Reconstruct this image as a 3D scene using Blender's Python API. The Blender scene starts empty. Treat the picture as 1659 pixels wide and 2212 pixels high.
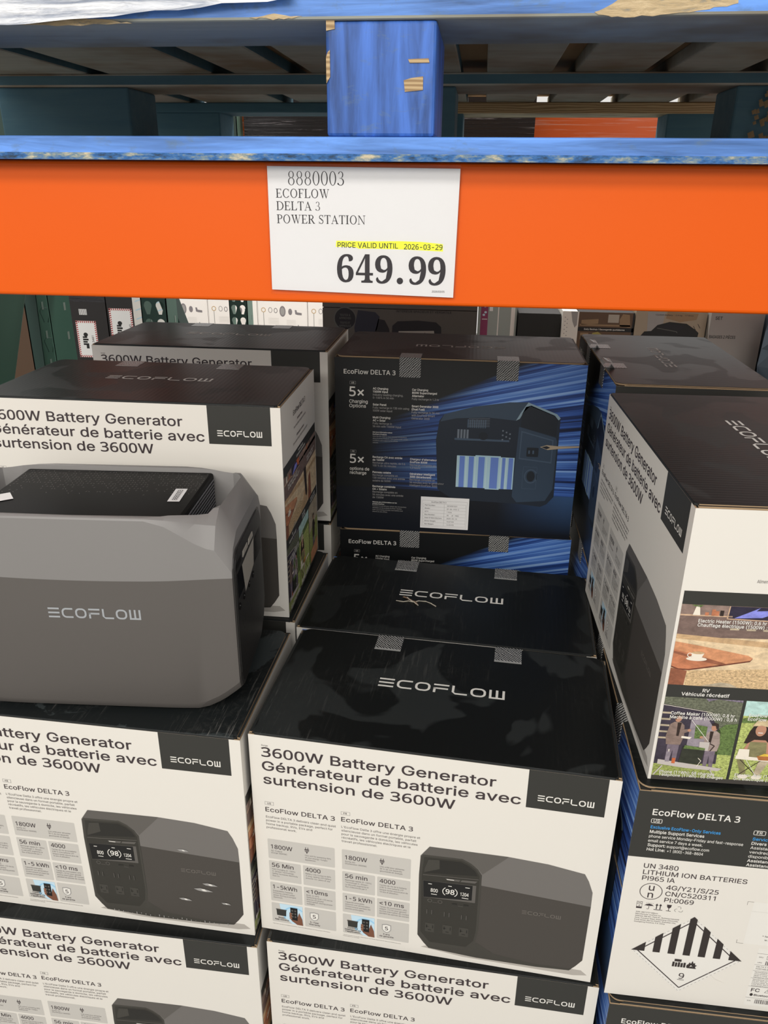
import bpy, bmesh, math, random
from mathutils import Vector, Matrix
from mathutils.geometry import tessellate_polygon
random.seed(7)
SC = bpy.context.scene
COL = SC.collection
R = math.radians

# ------------------------------------------------------------------ camera, world, lights, exposure
cd = bpy.data.cameras.new('camera'); cam = bpy.data.objects.new('camera', cd); COL.objects.link(cam)
cd.sensor_fit = 'VERTICAL'; cd.sensor_height = 24.0
cd.lens = 1682.97 / 2212 * 24.0
cd.clip_start = 0.02; cd.clip_end = 60
r_ = Vector((0.99311312, 0.11678990, 0.00929833)); u_ = Vector((-0.05395802, 0.38549073, 0.92113269)); f_ = Vector((-0.10399457, 0.91529067, -0.38913765))
cam.matrix_world = Matrix(((r_.x, u_.x, -f_.x, 0), (r_.y, u_.y, -f_.y, 0), (r_.z, u_.z, -f_.z, 0), (0, 0, 0, 1)))
SC.camera = cam

SC.view_settings.view_transform = 'Standard'; SC.view_settings.look = 'None'
SC.view_settings.gamma = 1; SC.view_settings.use_curve_mapping = False
SC.view_settings.exposure = 0.0
SC.cycles.use_denoising = True
SC.cycles.max_bounces = 8
SC.cycles.transparent_max_bounces = 12

wd = bpy.data.worlds.new('hall'); SC.world = wd; wd.use_nodes = True
_t = wd.node_tree; _c = _t.nodes.new('ShaderNodeTexCoord'); _s = _t.nodes.new('ShaderNodeSeparateXYZ'); _r = _t.nodes.new('ShaderNodeValToRGB')
_t.links.new(_c.outputs['Generated'], _s.inputs[0]); _m = _t.nodes.new('ShaderNodeMath'); _m.operation = 'MULTIPLY_ADD'; _m.inputs[1].default_value = 0.5; _m.inputs[2].default_value = 0.5
_t.links.new(_s.outputs['Z'], _m.inputs[0]); _t.links.new(_m.outputs[0], _r.inputs[0])   # hall: bright aisles around, dim roof overhead
_e = _r.color_ramp.elements; _e[0].position = 0.0; _e[0].color = (0.75, 0.72, 0.68, 1); _e[1].position = 0.5; _e[1].color = (1.0, 0.97, 0.92, 1)
_k = _e.new(0.72); _k.color = (0.62, 0.61, 0.6, 1); _k = _e.new(1.0); _k.color = (0.32, 0.32, 0.33, 1)
_t.links.new(_r.outputs[0], _t.nodes['Background'].inputs[0]); _t.nodes['Background'].inputs[1].default_value = 0.86

def area(name, loc, rot, sx, sy, power, col=(1, 0.96, 0.9)):
    l = bpy.data.lights.new(name, 'AREA'); l.shape = 'RECTANGLE'; l.size = sx; l.size_y = sy; l.energy = power; l.color = col
    o = bpy.data.objects.new(name, l); o.location = loc; o.rotation_euler = rot; COL.objects.link(o); return o
area('aisle_lamp_and_fill', (-0.3, -2.8, 2.9), (R(50), 0, 0), 5.0, 0.9, 110)
area('aisle_lamp_and_fill', (-1.4, -4.6, 1.9), (R(68), 0, R(-15)), 5.0, 1.2, 165)  # low frontal fill, added to stand in for light off the opposite shelves
area('far_aisle_lamp', (-1.0, 3.9, 3.2), (R(18), 0, 0), 5.0, 0.5, 420)

# ------------------------------------------------------------------ materials
MATS = {}
def mat(name, col, rough=0.55, metal=0.0, spec=0.5, alpha=None, coat=0.0, trans=0.0, ior=1.45):
    if name in MATS: return MATS[name]
    m = bpy.data.materials.new(name); m.use_nodes = True
    b = m.node_tree.nodes['Principled BSDF']
    b.inputs['Base Color'].default_value = (*col, 1); b.inputs['Roughness'].default_value = rough
    b.inputs['Metallic'].default_value = metal; b.inputs['Specular IOR Level'].default_value = spec
    b.inputs['Coat Weight'].default_value = coat; b.inputs['Transmission Weight'].default_value = trans; b.inputs['IOR'].default_value = ior
    if alpha is not None: b.inputs['Alpha'].default_value = alpha
    MATS[name] = m; return m
class NT:
    def __init__(s, m): s.t = m.node_tree; s.b = s.t.nodes['Principled BSDF']
    def n(s, typ, **kw):
        x = s.t.nodes.new(typ)
        for k, v in kw.items():
            if k.startswith('i_'): x.inputs[k[2:].replace('_', ' ')].default_value = v
            else: setattr(x, k, v)
        return x
    def l(s, a, b): s.t.links.new(a, b)
    def math(s, op, a, b=None, c=None, clamp=False):
        x = s.t.nodes.new('ShaderNodeMath'); x.operation = op; x.use_clamp = clamp
        for i, v in enumerate((a, b, c)):
            if v is None: continue
            if isinstance(v, (int, float)): x.inputs[i].default_value = v
            else: s.l(v, x.inputs[i])
        return x.outputs[0]
    def ramp(s, fac, stops, interp='LINEAR'):
        x = s.t.nodes.new('ShaderNodeValToRGB'); x.color_ramp.interpolation = interp
        e = x.color_ramp.elements
        while len(e) < len(stops): e.new(0.5)
        for k, (p, c) in zip(e, stops):
            k.position = p; k.color = (*c, 1) if len(c) == 3 else c
        s.l(fac, x.inputs[0]); return x.outputs[0]
    def mix(s, fac, a, b):
        x = s.t.nodes.new('ShaderNodeMix'); x.data_type = 'RGBA'
        for i, v in ((0, fac), (6, a), (7, b)):
            if isinstance(v, (int, float)): x.inputs[i].default_value = v
            elif isinstance(v, tuple): x.inputs[i].default_value = (*v, 1)
            else: s.l(v, x.inputs[i])
        return x.outputs[2]
    def noise(s, scale, detail=3, vec=None, rough=0.5, dist=0.0):
        x = s.t.nodes.new('ShaderNodeTexNoise'); x.inputs['Scale'].default_value = scale; x.inputs['Detail'].default_value = detail
        x.inputs['Roughness'].default_value = rough; x.inputs['Distortion'].default_value = dist
        if vec is not None: s.l(vec, x.inputs['Vector'])
        return x.outputs['Fac']
    def obj(s, scale=(1, 1, 1), rot=(0, 0, 0), loc=(0, 0, 0)):
        c = s.t.nodes.new('ShaderNodeTexCoord'); m = s.t.nodes.new('ShaderNodeMapping')
        m.inputs['Scale'].default_value = scale; m.inputs['Rotation'].default_value = rot; m.inputs['Location'].default_value = loc
        s.l(c.outputs['Object'], m.inputs[0]); return m.outputs[0]
    def bump(s, h, strength=0.2, dist=0.002):
        x = s.t.nodes.new('ShaderNodeBump'); x.inputs['Strength'].default_value = strength; x.inputs['Distance'].default_value = dist
        s.l(h, x.inputs['Height']); s.l(x.outputs[0], s.b.inputs['Normal'])

# plain print inks and boards
mat('white_board', (0.78, 0.75, 0.69), 0.5)
mat('print_dark', (0.035, 0.028, 0.026), 0.5)
mat('print_text', (0.05, 0.037, 0.04), 0.5)
mat('print_small', (0.16, 0.145, 0.14), 0.5)
mat('print_card', (0.57, 0.55, 0.51), 0.5)
mat('print_white', (0.8, 0.78, 0.73), 0.5)
mat('print_grey', (0.33, 0.32, 0.31), 0.5)
mat('charcoal_block', (0.036, 0.036, 0.032), 0.45)
mat('cool_charcoal', (0.02, 0.022, 0.022), 0.5)
mat('kraft', (0.44, 0.3, 0.17), 0.8)
mat('ink_black', (0.01, 0.01, 0.01), 0.5)
mat('ink_blue', (0.05, 0.33, 0.75), 0.5)
mat('sky_blue', (0.33, 0.62, 0.85), 0.5)
mat('pale_blue', (0.55, 0.74, 0.86), 0.5)
mat('skin', (0.38, 0.17, 0.10), 0.5)
mat('skin_dark', (0.2, 0.085, 0.05), 0.5)
mat('unit_light', (0.165, 0.155, 0.145), 0.5)
mat('unit_mid', (0.115, 0.107, 0.097), 0.5)
mat('unit_dark', (0.066, 0.059, 0.052), 0.5)
mat('unit_panel', (0.036, 0.034, 0.028), 0.5)
mat('unit_hole', (0.022, 0.021, 0.018), 0.5)
mat('unit_frame', (0.055, 0.052, 0.044), 0.5)
mat('unit_logo', (0.15, 0.135, 0.12), 0.5)
mat('shadow_tone', (0.45, 0.42, 0.38), 0.5)

def board_white(name, col):
    m = mat(name, col, 0.48)
    n = NT(m); v = n.obj((1, 1, 1)); h = n.noise(22, 4, v)
    n.bump(h, 0.12, 0.001); return m
MATS.pop('white_board'); bpy.data.materials.remove(bpy.data.materials['white_board'])
board_white('white_board', (0.78, 0.75, 0.69))

def black_top(name, seed, scuff, base=(0.0075, 0.0085, 0.0085), smear=2.0):
    m = mat(name, base, 0.38, spec=0.19)
    n = NT(m)
    v = n.obj(loc=(seed, seed * 1.7, 0)); 
    big = n.noise(7, 3 if scuff < 2 else 6, v, 0.5 if scuff < 2 else 0.68, 0.6)
    patch = n.ramp(big, [(0.52, (0, 0, 0)), (0.545, (1, 1, 1))])
    fine = n.noise(190, 5, n.obj((1, 0.07, 1), (0, 0, 0.35), (seed, 0, 0)), 0.7, 0.25)
    fine2 = n.noise(170, 5, n.obj((1, 0.06, 1), (0, 0, -1.1), (seed, 2, 0)), 0.7, 0.3)
    fine = n.math('MAXIMUM', fine, fine2)
    scr = n.ramp(fine, [(0.605, (0, 0, 0)), (0.73, (1, 1, 1))])
    fl = n.noise(40, 2, n.obj((6.5, 0.35, 1), (0, 0, 0), (seed, 0, 0)), 0.6)
    flr = n.ramp(fl, [(0.6, (0, 0, 0)), (0.75, (1, 1, 1))])
    area_m = n.ramp(n.noise(4.5, 2, n.obj(loc=(seed * 3, 1, 0))), [(0.42, (0, 0, 0)), (0.6, (1, 1, 1))])
    f1 = n.math('MULTIPLY', scr, area_m); f1 = n.math('MULTIPLY', f1, scuff * 0.28)
    dust = n.ramp(n.noise(60, 6, n.obj(loc=(seed, 5, 0)), 0.75, 0.8), [(0.5, (0, 0, 0)), (0.72, (1, 1, 1))])
    dust = n.math('MULTIPLY', dust, area_m); f1 = n.math('ADD', f1, n.math('MULTIPLY', dust, 0.05 * scuff))
    f2 = n.math('MULTIPLY', flr, area_m); f2 = n.math('MULTIPLY', f2, 0.10 * scuff + 0.03)
    fac = n.math('ADD', f1, f2, clamp=True)
    base2 = n.mix(patch, base, tuple(c * smear for c in base))
    n.l(n.mix(fac, base2, (0.28, 0.27, 0.25)), n.b.inputs['Base Color'])
    rr = n.math('MULTIPLY_ADD', patch, 0.06, 0.34); rr2 = n.math('MULTIPLY_ADD', fac, 0.3, rr)
    n.l(rr2, n.b.inputs['Roughness'])
    w = n.t.nodes.new('ShaderNodeTexWave'); w.bands_direction = 'X'; w.inputs['Scale'].default_value = 42
    w.inputs['Distortion'].default_value = 0.6
    n.l(n.obj(), w.inputs['Vector'])
    hh = n.math('MULTIPLY_ADD', n.noise(6, 2, v), 6.0, w.outputs['Fac'])
    n.bump(hh, 0.045, 0.0012)
    return m
black_top('black_flap_clean', 1.3, 0.25)
black_top('black_flap_worn', 4.1, 0.8, (0.0085, 0.0095, 0.0095), 2.8)
black_top('black_flap_scratched', 8.6, 2.6, (0.013, 0.0155, 0.016), 3.2)

def kraft_edge():
    m = mat('kraft_edge', (0.42, 0.29, 0.17), 0.85)
    n = NT(m); v = n.obj((1, 1, 1))
    w = n.t.nodes.new('ShaderNodeTexWave'); w.bands_direction = 'Z'; w.inputs['Scale'].default_value = 420
    n.l(v, w.inputs['Vector'])
    n.l(n.mix(w.outputs['Fac'], (0.2, 0.125, 0.07), (0.55, 0.4, 0.24)), n.b.inputs['Base Color'])
kraft_edge()

def ray_print():
    """the printed back of the carton: black left, blue light streaks running right, blue floor below"""
    m = mat('streak_print', (0.01, 0.012, 0.016), 0.42)
    n = NT(m); tc = n.t.nodes.new('ShaderNodeTexCoord'); sp = n.t.nodes.new('ShaderNodeSeparateXYZ')
    n.l(tc.outputs['Object'], sp.inputs[0])
    u = n.math('MULTIPLY', sp.outputs['X'], 1000.0); v = n.math('MULTIPLY', sp.outputs['Z'], -1000.0)
    dv = n.math('SUBTRACT', v, 252.0); du = n.math('ADD', u, 520.0)
    ang = n.math('DIVIDE', dv, du)
    cx = n.t.nodes.new('ShaderNodeCombineXYZ'); n.l(n.math('MULTIPLY', ang, 150.0), cx.inputs[0]); n.l(n.math('MULTIPLY', u, 0.0012), cx.inputs[1])
    a = n.noise(1.0, 3, cx.outputs[0], 0.62)
    cx2 = n.t.nodes.new('ShaderNodeCombineXYZ'); n.l(n.math('MULTIPLY', ang, 17.0), cx2.inputs[0]); n.l(n.math('MULTIPLY', u, 0.002), cx2.inputs[1])
    b = n.noise(1.0, 1, cx2.outputs[0])
    s = n.math('ADD', n.math('MULTIPLY', a, 0.75), n.math('MULTIPLY', b, 0.3))
    streak = n.ramp(s, [(0.38, (0.004, 0.006, 0.02)), (0.46, (0.01, 0.03, 0.13)), (0.53, (0.035, 0.10, 0.38)), (0.60, (0.10, 0.24, 0.62)), (0.68, (0.32, 0.5, 0.8))])
    # fade: above the line (75,133)-(352,5) and toward the left the print is black
    line = n.math('ADD', n.math('MULTIPLY', u, 0.462), n.math('SUBTRACT', v, 167.7))
    m1 = n.math('MULTIPLY', line, 0.045, clamp=True)
    m2 = n.math('MULTIPLY', n.math('SUBTRACT', u, 70.0), 0.0042, clamp=True)
    mk = n.math('MULTIPLY', m1, m2); mk = n.math('MULTIPLY', mk, mk) if False else mk
    col = n.mix(mk, (0.0075, 0.0085, 0.009), streak)
    fl = n.math('MULTIPLY', n.math('SUBTRACT', v, 264.0), 0.5, clamp=True)
    rgt = n.math('MULTIPLY', n.math('SUBTRACT', u, 330.0), 0.0075, clamp=True)
    dn = n.math('SUBTRACT', 1.0, n.math('MULTIPLY', n.math('SUBTRACT', v, 264.0), 0.0115, clamp=True))
    fcol = n.mix(n.math('MULTIPLY', rgt, dn), (0.005, 0.007, 0.012), (0.035, 0.085, 0.2))
    n.l(n.mix(fl, col, fcol), n.b.inputs['Base Color'])
ray_print()

def plastic_two_tone():
    m = mat('moulded_grey', (0.2, 0.19, 0.18), 0.42)
    n = NT(m); tc = n.t.nodes.new('ShaderNodeTexCoord'); sp = n.t.nodes.new('ShaderNodeSeparateXYZ'); n.l(tc.outputs['Object'], sp.inputs[0])
    dx = n.math('SUBTRACT', sp.outputs['X'], 0.2); arch = n.math('MULTIPLY', n.math('MULTIPLY', dx, dx), 0.2)
    z = n.math('SUBTRACT', sp.outputs['Z'], arch)
    f = n.math('MULTIPLY', n.math('SUBTRACT', z, 0.2015), 4000.0, clamp=True)
    n.l(n.mix(f, (0.108, 0.099, 0.092), (0.222, 0.214, 0.208)), n.b.inputs['Base Color'])
    g = n.noise(900, 2, n.obj()); n.bump(g, 0.12, 0.0004)
plastic_two_tone()
mat('black_plastic', (0.006, 0.0055, 0.0055), 0.34, spec=0.08)
mat('dark_plastic', (0.022, 0.021, 0.02), 0.4)
mat('satin_grey', (0.045, 0.043, 0.041), 0.38)
mat('screen_glass', (0.01, 0.01, 0.012), 0.08)
mat('protective_film', (0.42, 0.39, 0.34), 0.35)
mat('chrome', (0.6, 0.6, 0.58), 0.25, 1.0)
mat('sticker_white', (0.88, 0.87, 0.86), 0.5)
mat('vent_mesh', (0.22, 0.22, 0.24), 0.35)
mat('dash_grey', (0.24, 0.225, 0.215), 0.35)

def orange():
    m = mat('orange_paint', (0.76, 0.105, 0.002), 0.4, spec=0.3)
    n = NT(m); n.bump(n.noise(60, 3, n.obj()), 0.06, 0.001)
orange()

def blue_paint(name, hue, worn, side=False):
    """painted pallet timber: blue paint with worn spots where the pale wood shows, grain along x"""
    m = mat(name, hue, 0.5)
    n = NT(m); sc = (0.5, 6, 6) if not side else (6, 6, 0.6)
    g = n.noise(10, 5, n.obj(sc), 0.6, 0.4)
    grain = n.mix(n.ramp(g, [(0.3, (0, 0, 0)), (0.7, (1, 1, 1))]), tuple(c * 0.38 for c in hue), tuple(min(1, c * 1.4 + 0.03) for c in hue))
    c = n.noise(6.5, 5, n.obj((1, 2.2, 2.2), loc=(worn * 10, 3, 1)), 0.62, 0.8)
    k = n.ramp(c, [(0.62, (0, 0, 0)), (0.64, (1, 1, 1))])
    wood = n.mix(g, (0.62, 0.45, 0.26), (0.35, 0.27, 0.17))
    k2 = n.math('MULTIPLY', k, worn, clamp=True)
    d = n.noise(24, 4, n.obj((1, 2, 2), loc=(1, worn, 5)), 0.7, 0.3)
    dk = n.ramp(d, [(0.57, (0, 0, 0)), (0.7, (1, 1, 1))])
    c1 = n.mix(n.math('MULTIPLY', dk, 0.5), grain, (0.11, 0.17, 0.2))
    n.l(n.mix(k2, c1, wood), n.b.inputs['Base Color'])
    n.bump(g, 0.35, 0.002)
    return m
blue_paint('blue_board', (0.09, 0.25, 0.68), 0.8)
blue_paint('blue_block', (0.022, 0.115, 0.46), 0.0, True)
def dusty_wood():
    m = mat('dusty_wood', (0.1, 0.11, 0.1), 0.8)
    n = NT(m); g = n.noise(9, 5, n.obj((0.6, 5, 5)), 0.6, 0.4); h = n.noise(5, 3, n.obj(loc=(3, 1, 0)), 0.6)
    a = n.mix(g, (0.26, 0.28, 0.26), (0.46, 0.47, 0.41))
    n.l(n.mix(n.ramp(h, [(0.45, (0, 0, 0)), (0.65, (1, 1, 1))]), a, (0.25, 0.21, 0.15)), n.b.inputs['Base Color']); n.bump(g, 0.4, 0.002)
dusty_wood()
def chipped():
    m = mat('chipped_wood', (0.62, 0.47, 0.27), 0.8); n = NT(m); g = n.noise(26, 5, n.obj((1, 3, 5)), 0.7, 0.6)
    n.l(n.ramp(g, [(0.3, (0.16, 0.2, 0.22)), (0.45, (0.5, 0.38, 0.22)), (0.7, (0.72, 0.57, 0.36))]), n.b.inputs['Base Color']); n.bump(g, 0.8, 0.003)
chipped()
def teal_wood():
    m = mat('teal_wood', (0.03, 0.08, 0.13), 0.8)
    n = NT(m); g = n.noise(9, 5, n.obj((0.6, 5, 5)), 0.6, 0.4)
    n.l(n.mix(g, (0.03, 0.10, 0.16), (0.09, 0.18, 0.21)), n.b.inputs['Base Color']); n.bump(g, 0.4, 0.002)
teal_wood()
def pine():
    m = mat('bare_pine', (0.5, 0.35, 0.18), 0.7)
    n = NT(m); w = n.t.nodes.new('ShaderNodeTexWave'); w.bands_direction = 'Z'; w.inputs['Scale'].default_value = 22; w.inputs['Distortion'].default_value = 9
    w.inputs['Detail'].default_value = 3; w.inputs['Detail Scale'].default_value = 0.7
    n.l(n.obj((0.35, 1, 3)), w.inputs['Vector'])
    n.l(n.mix(w.outputs['Fac'], (0.3, 0.19, 0.09), (0.55, 0.4, 0.22)), n.b.inputs['Base Color'])
pine()
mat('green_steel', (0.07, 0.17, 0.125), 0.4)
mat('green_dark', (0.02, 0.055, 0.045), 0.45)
mat('steel_edge', (0.3, 0.36, 0.32), 0.4)
def concrete():
    m = mat('concrete', (0.3, 0.29, 0.27), 0.55)
    n = NT(m); n.l(n.mix(n.noise(3, 5, n.obj()), (0.24, 0.235, 0.22), (0.36, 0.35, 0.33)), n.b.inputs['Base Color'])
concrete()
def wrap_film():
    m = mat('stretch_film', (0.75, 0.78, 0.84), 0.22)
    n = NT(m); g = n.noise(14, 5, n.obj((0.35, 1, 4.5), (0, 0.12, 0)), 0.6, 1.2)
    n.l(n.mix(n.ramp(g, [(0.4, (0, 0, 0)), (0.62, (1, 1, 1))]), (0.32, 0.36, 0.45), (0.92, 0.93, 0.95)), n.b.inputs['Base Color']); n.bump(g, 0.7, 0.01)
wrap_film()
def dark_wrap():
    m = mat('dark_wrapped_goods', (0.02, 0.018, 0.022), 0.3)
    n = NT(m); g = n.noise(12, 5, n.obj((0.3, 1, 9), (0, 0.05, 0)), 0.7, 0.5)
    n.l(n.mix(n.ramp(g, [(0.60, (0, 0, 0)), (0.72, (1, 1, 1))]), (0.012, 0.01, 0.014), (0.5, 0.47, 0.52)), n.b.inputs['Base Color']); n.bump(g, 0.5, 0.006)
dark_wrap()
def orange_wrap():
    m = mat('orange_under_film', (0.8, 0.13, 0.02), 0.3)
    n = NT(m); g = n.noise(12, 5, n.obj((0.25, 1, 8), (0, -0.04, 0)), 0.7, 0.5)
    n.l(n.mix(n.ramp(g, [(0.52, (0, 0, 0)), (0.72, (1, 1, 1))]), (0.8, 0.13, 0.02), (0.85, 0.45, 0.36)), n.b.inputs['Base Color'])
orange_wrap()
def clear_plastic():
    m = mat('clear_plastic', (0.9, 0.9, 0.92), 0.06)
    n = NT(m); tr = n.t.nodes.new('ShaderNodeBsdfTransparent'); gl = n.t.nodes.new('ShaderNodeBsdfGlossy'); gl.inputs['Roughness'].default_value = 0.08
    fr = n.t.nodes.new('ShaderNodeFresnel'); fr.inputs[0].default_value = 1.16; mx = n.t.nodes.new('ShaderNodeMixShader')
    n.l(fr.outputs[0], mx.inputs[0]); n.l(tr.outputs[0], mx.inputs[1]); n.l(gl.outputs[0], mx.inputs[2])
    n.l(mx.outputs[0], n.t.nodes['Material Output'].inputs[0])
clear_plastic()
def tape_mat():
    m = mat('security_tape', (0.3, 0.3, 0.29), 0.25)
    n = NT(m); w = n.t.nodes.new('ShaderNodeTexWave'); w.bands_direction = 'DIAGONAL'; w.inputs['Scale'].default_value = 130; w.inputs['Distortion'].default_value = 3.5
    w.inputs['Detail'].default_value = 2
    n.l(n.obj(), w.inputs['Vector'])
    n.l(n.mix(n.ramp(w.outputs['Fac'], [(0.45, (0, 0, 0)), (0.6, (1, 1, 1))]), (0.02, 0.02, 0.02), (0.36, 0.36, 0.35)), n.b.inputs['Base Color'])
tape_mat()
mat('tape_strip', (0.34, 0.34, 0.33), 0.3)

# ------------------------------------------------------------------ object helpers
def tag(o, label=None, cat=None, group=None, kind=None):
    if label: o['label'] = label
    if cat: o['category'] = cat
    if group: o['group'] = group
    if kind: o['kind'] = kind
    return o
def empty(name, loc=(0, 0, 0), rz=0.0):
    o = bpy.data.objects.new(name, None); o.empty_display_size = 0.05; o.location = loc; o.rotation_euler = (0, 0, rz); COL.objects.link(o); return o
def link(name, me, parent=None, loc=(0, 0, 0), rot=(0, 0, 0)):
    o = bpy.data.objects.new(name, me); COL.objects.link(o)
    if parent: o.parent = parent
    o.location = loc; o.rotation_euler = rot; return o
def copy_tree(o, parent=None):
    c = o.copy(); COL.objects.link(c)
    if parent: c.parent = parent
    for ch in o.children: copy_tree(ch, c)
    return c

class MB:
    """collects solids for ONE mesh object; materials by name per face"""
    def __init__(s): s.v = []; s.f = []; s.m = []; s.names = []
    def mi(s, n):
        if n not in s.names: s.names.append(n)
        return s.names.index(n)
    shear = 0.0
    def raw(s, vs, fs, m, M=None):
        k = len(s.v)
        for p in vs:
            p = Vector(p); p.x -= s.shear * p.y; s.v.append(tuple(M @ p if M else p))
        for i, f in enumerate(fs):
            s.f.append(tuple(k + j for j in f)); s.m.append(s.mi(m if isinstance(m, str) else m[i]))
    def box(s, lo, hi, m, M=None):
        (a, b, c), (d, e, f) = lo, hi
        vs = [(a, b, c), (d, b, c), (d, e, c), (a, e, c), (a, b, f), (d, b, f), (d, e, f), (a, e, f)]
        # face order: bottom, top, front(-y), right(+x), back(+y), left(-x)
        s.raw(vs, [(0, 3, 2, 1), (4, 5, 6, 7), (0, 1, 5, 4), (1, 2, 6, 5), (2, 3, 7, 6), (3, 0, 4, 7)], m, M)
    def bar(s, a, b, w, h, m, up=(0, 0, 1)):
        a = Vector(a); b = Vector(b); d = (b - a); L = d.length; d.normalize(); u = Vector(up); x = d.cross(u).normalized(); z = x.cross(d)
        M = Matrix(((x.x, d.x, z.x, a.x), (x.y, d.y, z.y, a.y), (x.z, d.z, z.z, a.z), (0, 0, 0, 1)))
        s.box((-w / 2, 0, -h / 2), (w / 2, L, h / 2), m, M)
    def cyl(s, c, rad, h, m, axis='z', seg=20):
        vs = []
        for zz in (0, h):
            for i in range(seg):
                t = 2 * math.pi * i / seg; p = (rad * math.cos(t), rad * math.sin(t), zz)
                if axis == 'x': p = (p[2], p[0], p[1])
                if axis == 'y': p = (p[0], p[2], p[1])
                vs.append((p[0] + c[0], p[1] + c[1], p[2] + c[2]))
        fs = [(i, (i + 1) % seg, seg + (i + 1) % seg, seg + i) for i in range(seg)] + [tuple(range(seg))[::-1], tuple(range(seg, 2 * seg))]
        s.raw(vs, fs, m)
    def prism(s, pts, z0, z1, m, mside=None, M=None):
        n = len(pts); vs = [(x, y, z0) for x, y in pts] + [(x, y, z1) for x, y in pts]
        fs = [tuple(range(n))[::-1], tuple(range(n, 2 * n))] + [(i, (i + 1) % n, n + (i + 1) % n, n + i) for i in range(n)]
        s.raw(vs, fs, [m, m] + [mside or m] * n, M)
    def mesh(s, name, bevel=0, seg=2, smooth=False, fix=True):
        me = bpy.data.meshes.new(name); me.from_pydata(s.v, [], s.f)
        for n in s.names: me.materials.append(MATS[n])
        me.polygons.foreach_set('material_index', s.m); me.update()
        bm = bmesh.new(); bm.from_mesh(me)
        if fix: bmesh.ops.recalc_face_normals(bm, faces=bm.faces)
        if bevel:
            es = [e for e in bm.edges if len(e.link_faces) == 2 and e.calc_face_angle(0) > 0.6]
            bmesh.ops.bevel(bm, geom=es, offset=bevel, segments=seg, profile=0.5, affect='EDGES', clamp_overlap=True)
        bm.to_mesh(me); bm.free()
        if smooth: me.polygons.foreach_set('use_smooth', [True] * len(me.polygons))
        me.update(); return me
    def build(s, name, parent=None, bevel=0, seg=2, loc=(0, 0, 0), rot=(0, 0, 0), smooth=False):
        return link(name, s.mesh(name, bevel, seg, smooth), parent, loc, rot)

# ------------------------------------------------------------------ lettering
FONTDIR = bpy.utils.resource_path('LOCAL') + '/datafiles/fonts/'
def font(fn):
    try: return bpy.data.fonts.load(FONTDIR + fn, check_existing=True)
    except Exception: return None
INTER = font('Inter.woff2'); MATHF = font('NotoSansMath-Regular.woff2')
_tc = {}
NOTO = font('NotoSansHebrew-Regular.woff2')
_raw = {}
def _area(P): return sum(P[i - 1][0] * P[i][1] - P[i][0] * P[i - 1][1] for i in range(len(P))) / 2
def _loops(body, f):
    """contours of a short text as point lists, one list of loops"""
    c = bpy.data.curves.new('t', 'FONT'); c.body = body; c.size = 1.0; c.resolution_u = 2; c.fill_mode = 'NONE'
    if f: c.font = f
    o = bpy.data.objects.new('t', c); COL.objects.link(o)
    dg = bpy.context.evaluated_depsgraph_get(); me = o.evaluated_get(dg).to_mesh()
    co = [(v.co.x, v.co.y) for v in me.vertices]; nx = {}
    for e in me.edges: a, b = e.vertices; nx.setdefault(a, []).append(b); nx.setdefault(b, []).append(a)
    o.evaluated_get(dg).to_mesh_clear(); bpy.data.objects.remove(o); bpy.data.curves.remove(c)
    seen = set(); loops = []
    for q in range(len(co)):
        if q in seen or q not in nx: continue
        lp = [q]; seen.add(q); cur = q
        while True:
            nn = [k for k in nx[cur] if k not in seen]
            if not nn: break
            cur = q + 1 if (len(lp) == 1 and q + 1 in nn) else nn[0]; seen.add(cur); lp.append(cur)
        P = []
        for k in lp:
            if not P or math.hypot(co[k][0] - P[-1][0], co[k][1] - P[-1][1]) > 1e-4: P.append(co[k])
        if len(P) > 2 and math.hypot(P[0][0] - P[-1][0], P[0][1] - P[-1][1]) < 1e-4: P.pop()
        if len(P) > 2: loops.append(P)
    return loops
CAPH = max(p[1] for P in _loops('H', INTER) for p in P)          # height of a capital at size 1
NOTOH = max(p[1] for P in _loops('H', NOTO) for p in P) if NOTO else CAPH
def _glyph(ch, fnt):
    key = (ch, fnt)
    if key in _raw: return _raw[key]
    k = 1.0
    if fnt == 'math': f = MATHF
    elif ch in '0123456789IJ' and NOTO: f = NOTO; k = CAPH / NOTOH
    else: f = INTER
    bar = min(p[0] for P in _loops('|', f) for p in P)
    L = _loops(ch + '|', f); last = max(L, key=lambda P: min(p[0] for p in P)); L.remove(last)
    _raw[key] = ([[(x * k, y * k) for x, y in P] for P in L], (min(p[0] for p in last) - bar) * k); return _raw[key]
def _grow(P, d, sg):
    out = []; n = len(P)
    for i in range(n):
        (ax, ay), (bx, by), (cx_, cy_) = P[i - 1], P[i], P[(i + 1) % n]
        d1 = (bx - ax, by - ay); d2 = (cx_ - bx, cy_ - by); l1 = math.hypot(*d1) or 1; l2 = math.hypot(*d2) or 1
        n1 = (d1[1] / l1 * sg, -d1[0] / l1 * sg); n2 = (d2[1] / l2 * sg, -d2[0] / l2 * sg)
        mx, my = n1[0] + n2[0], n1[1] + n2[1]; q = mx * mx + my * my
        if q < 0.3: mx, my = n1; k = 1.0
        else: k = 2.0 / q
        out.append((bx + mx * k * d, by + my * k * d))
    return out
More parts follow.
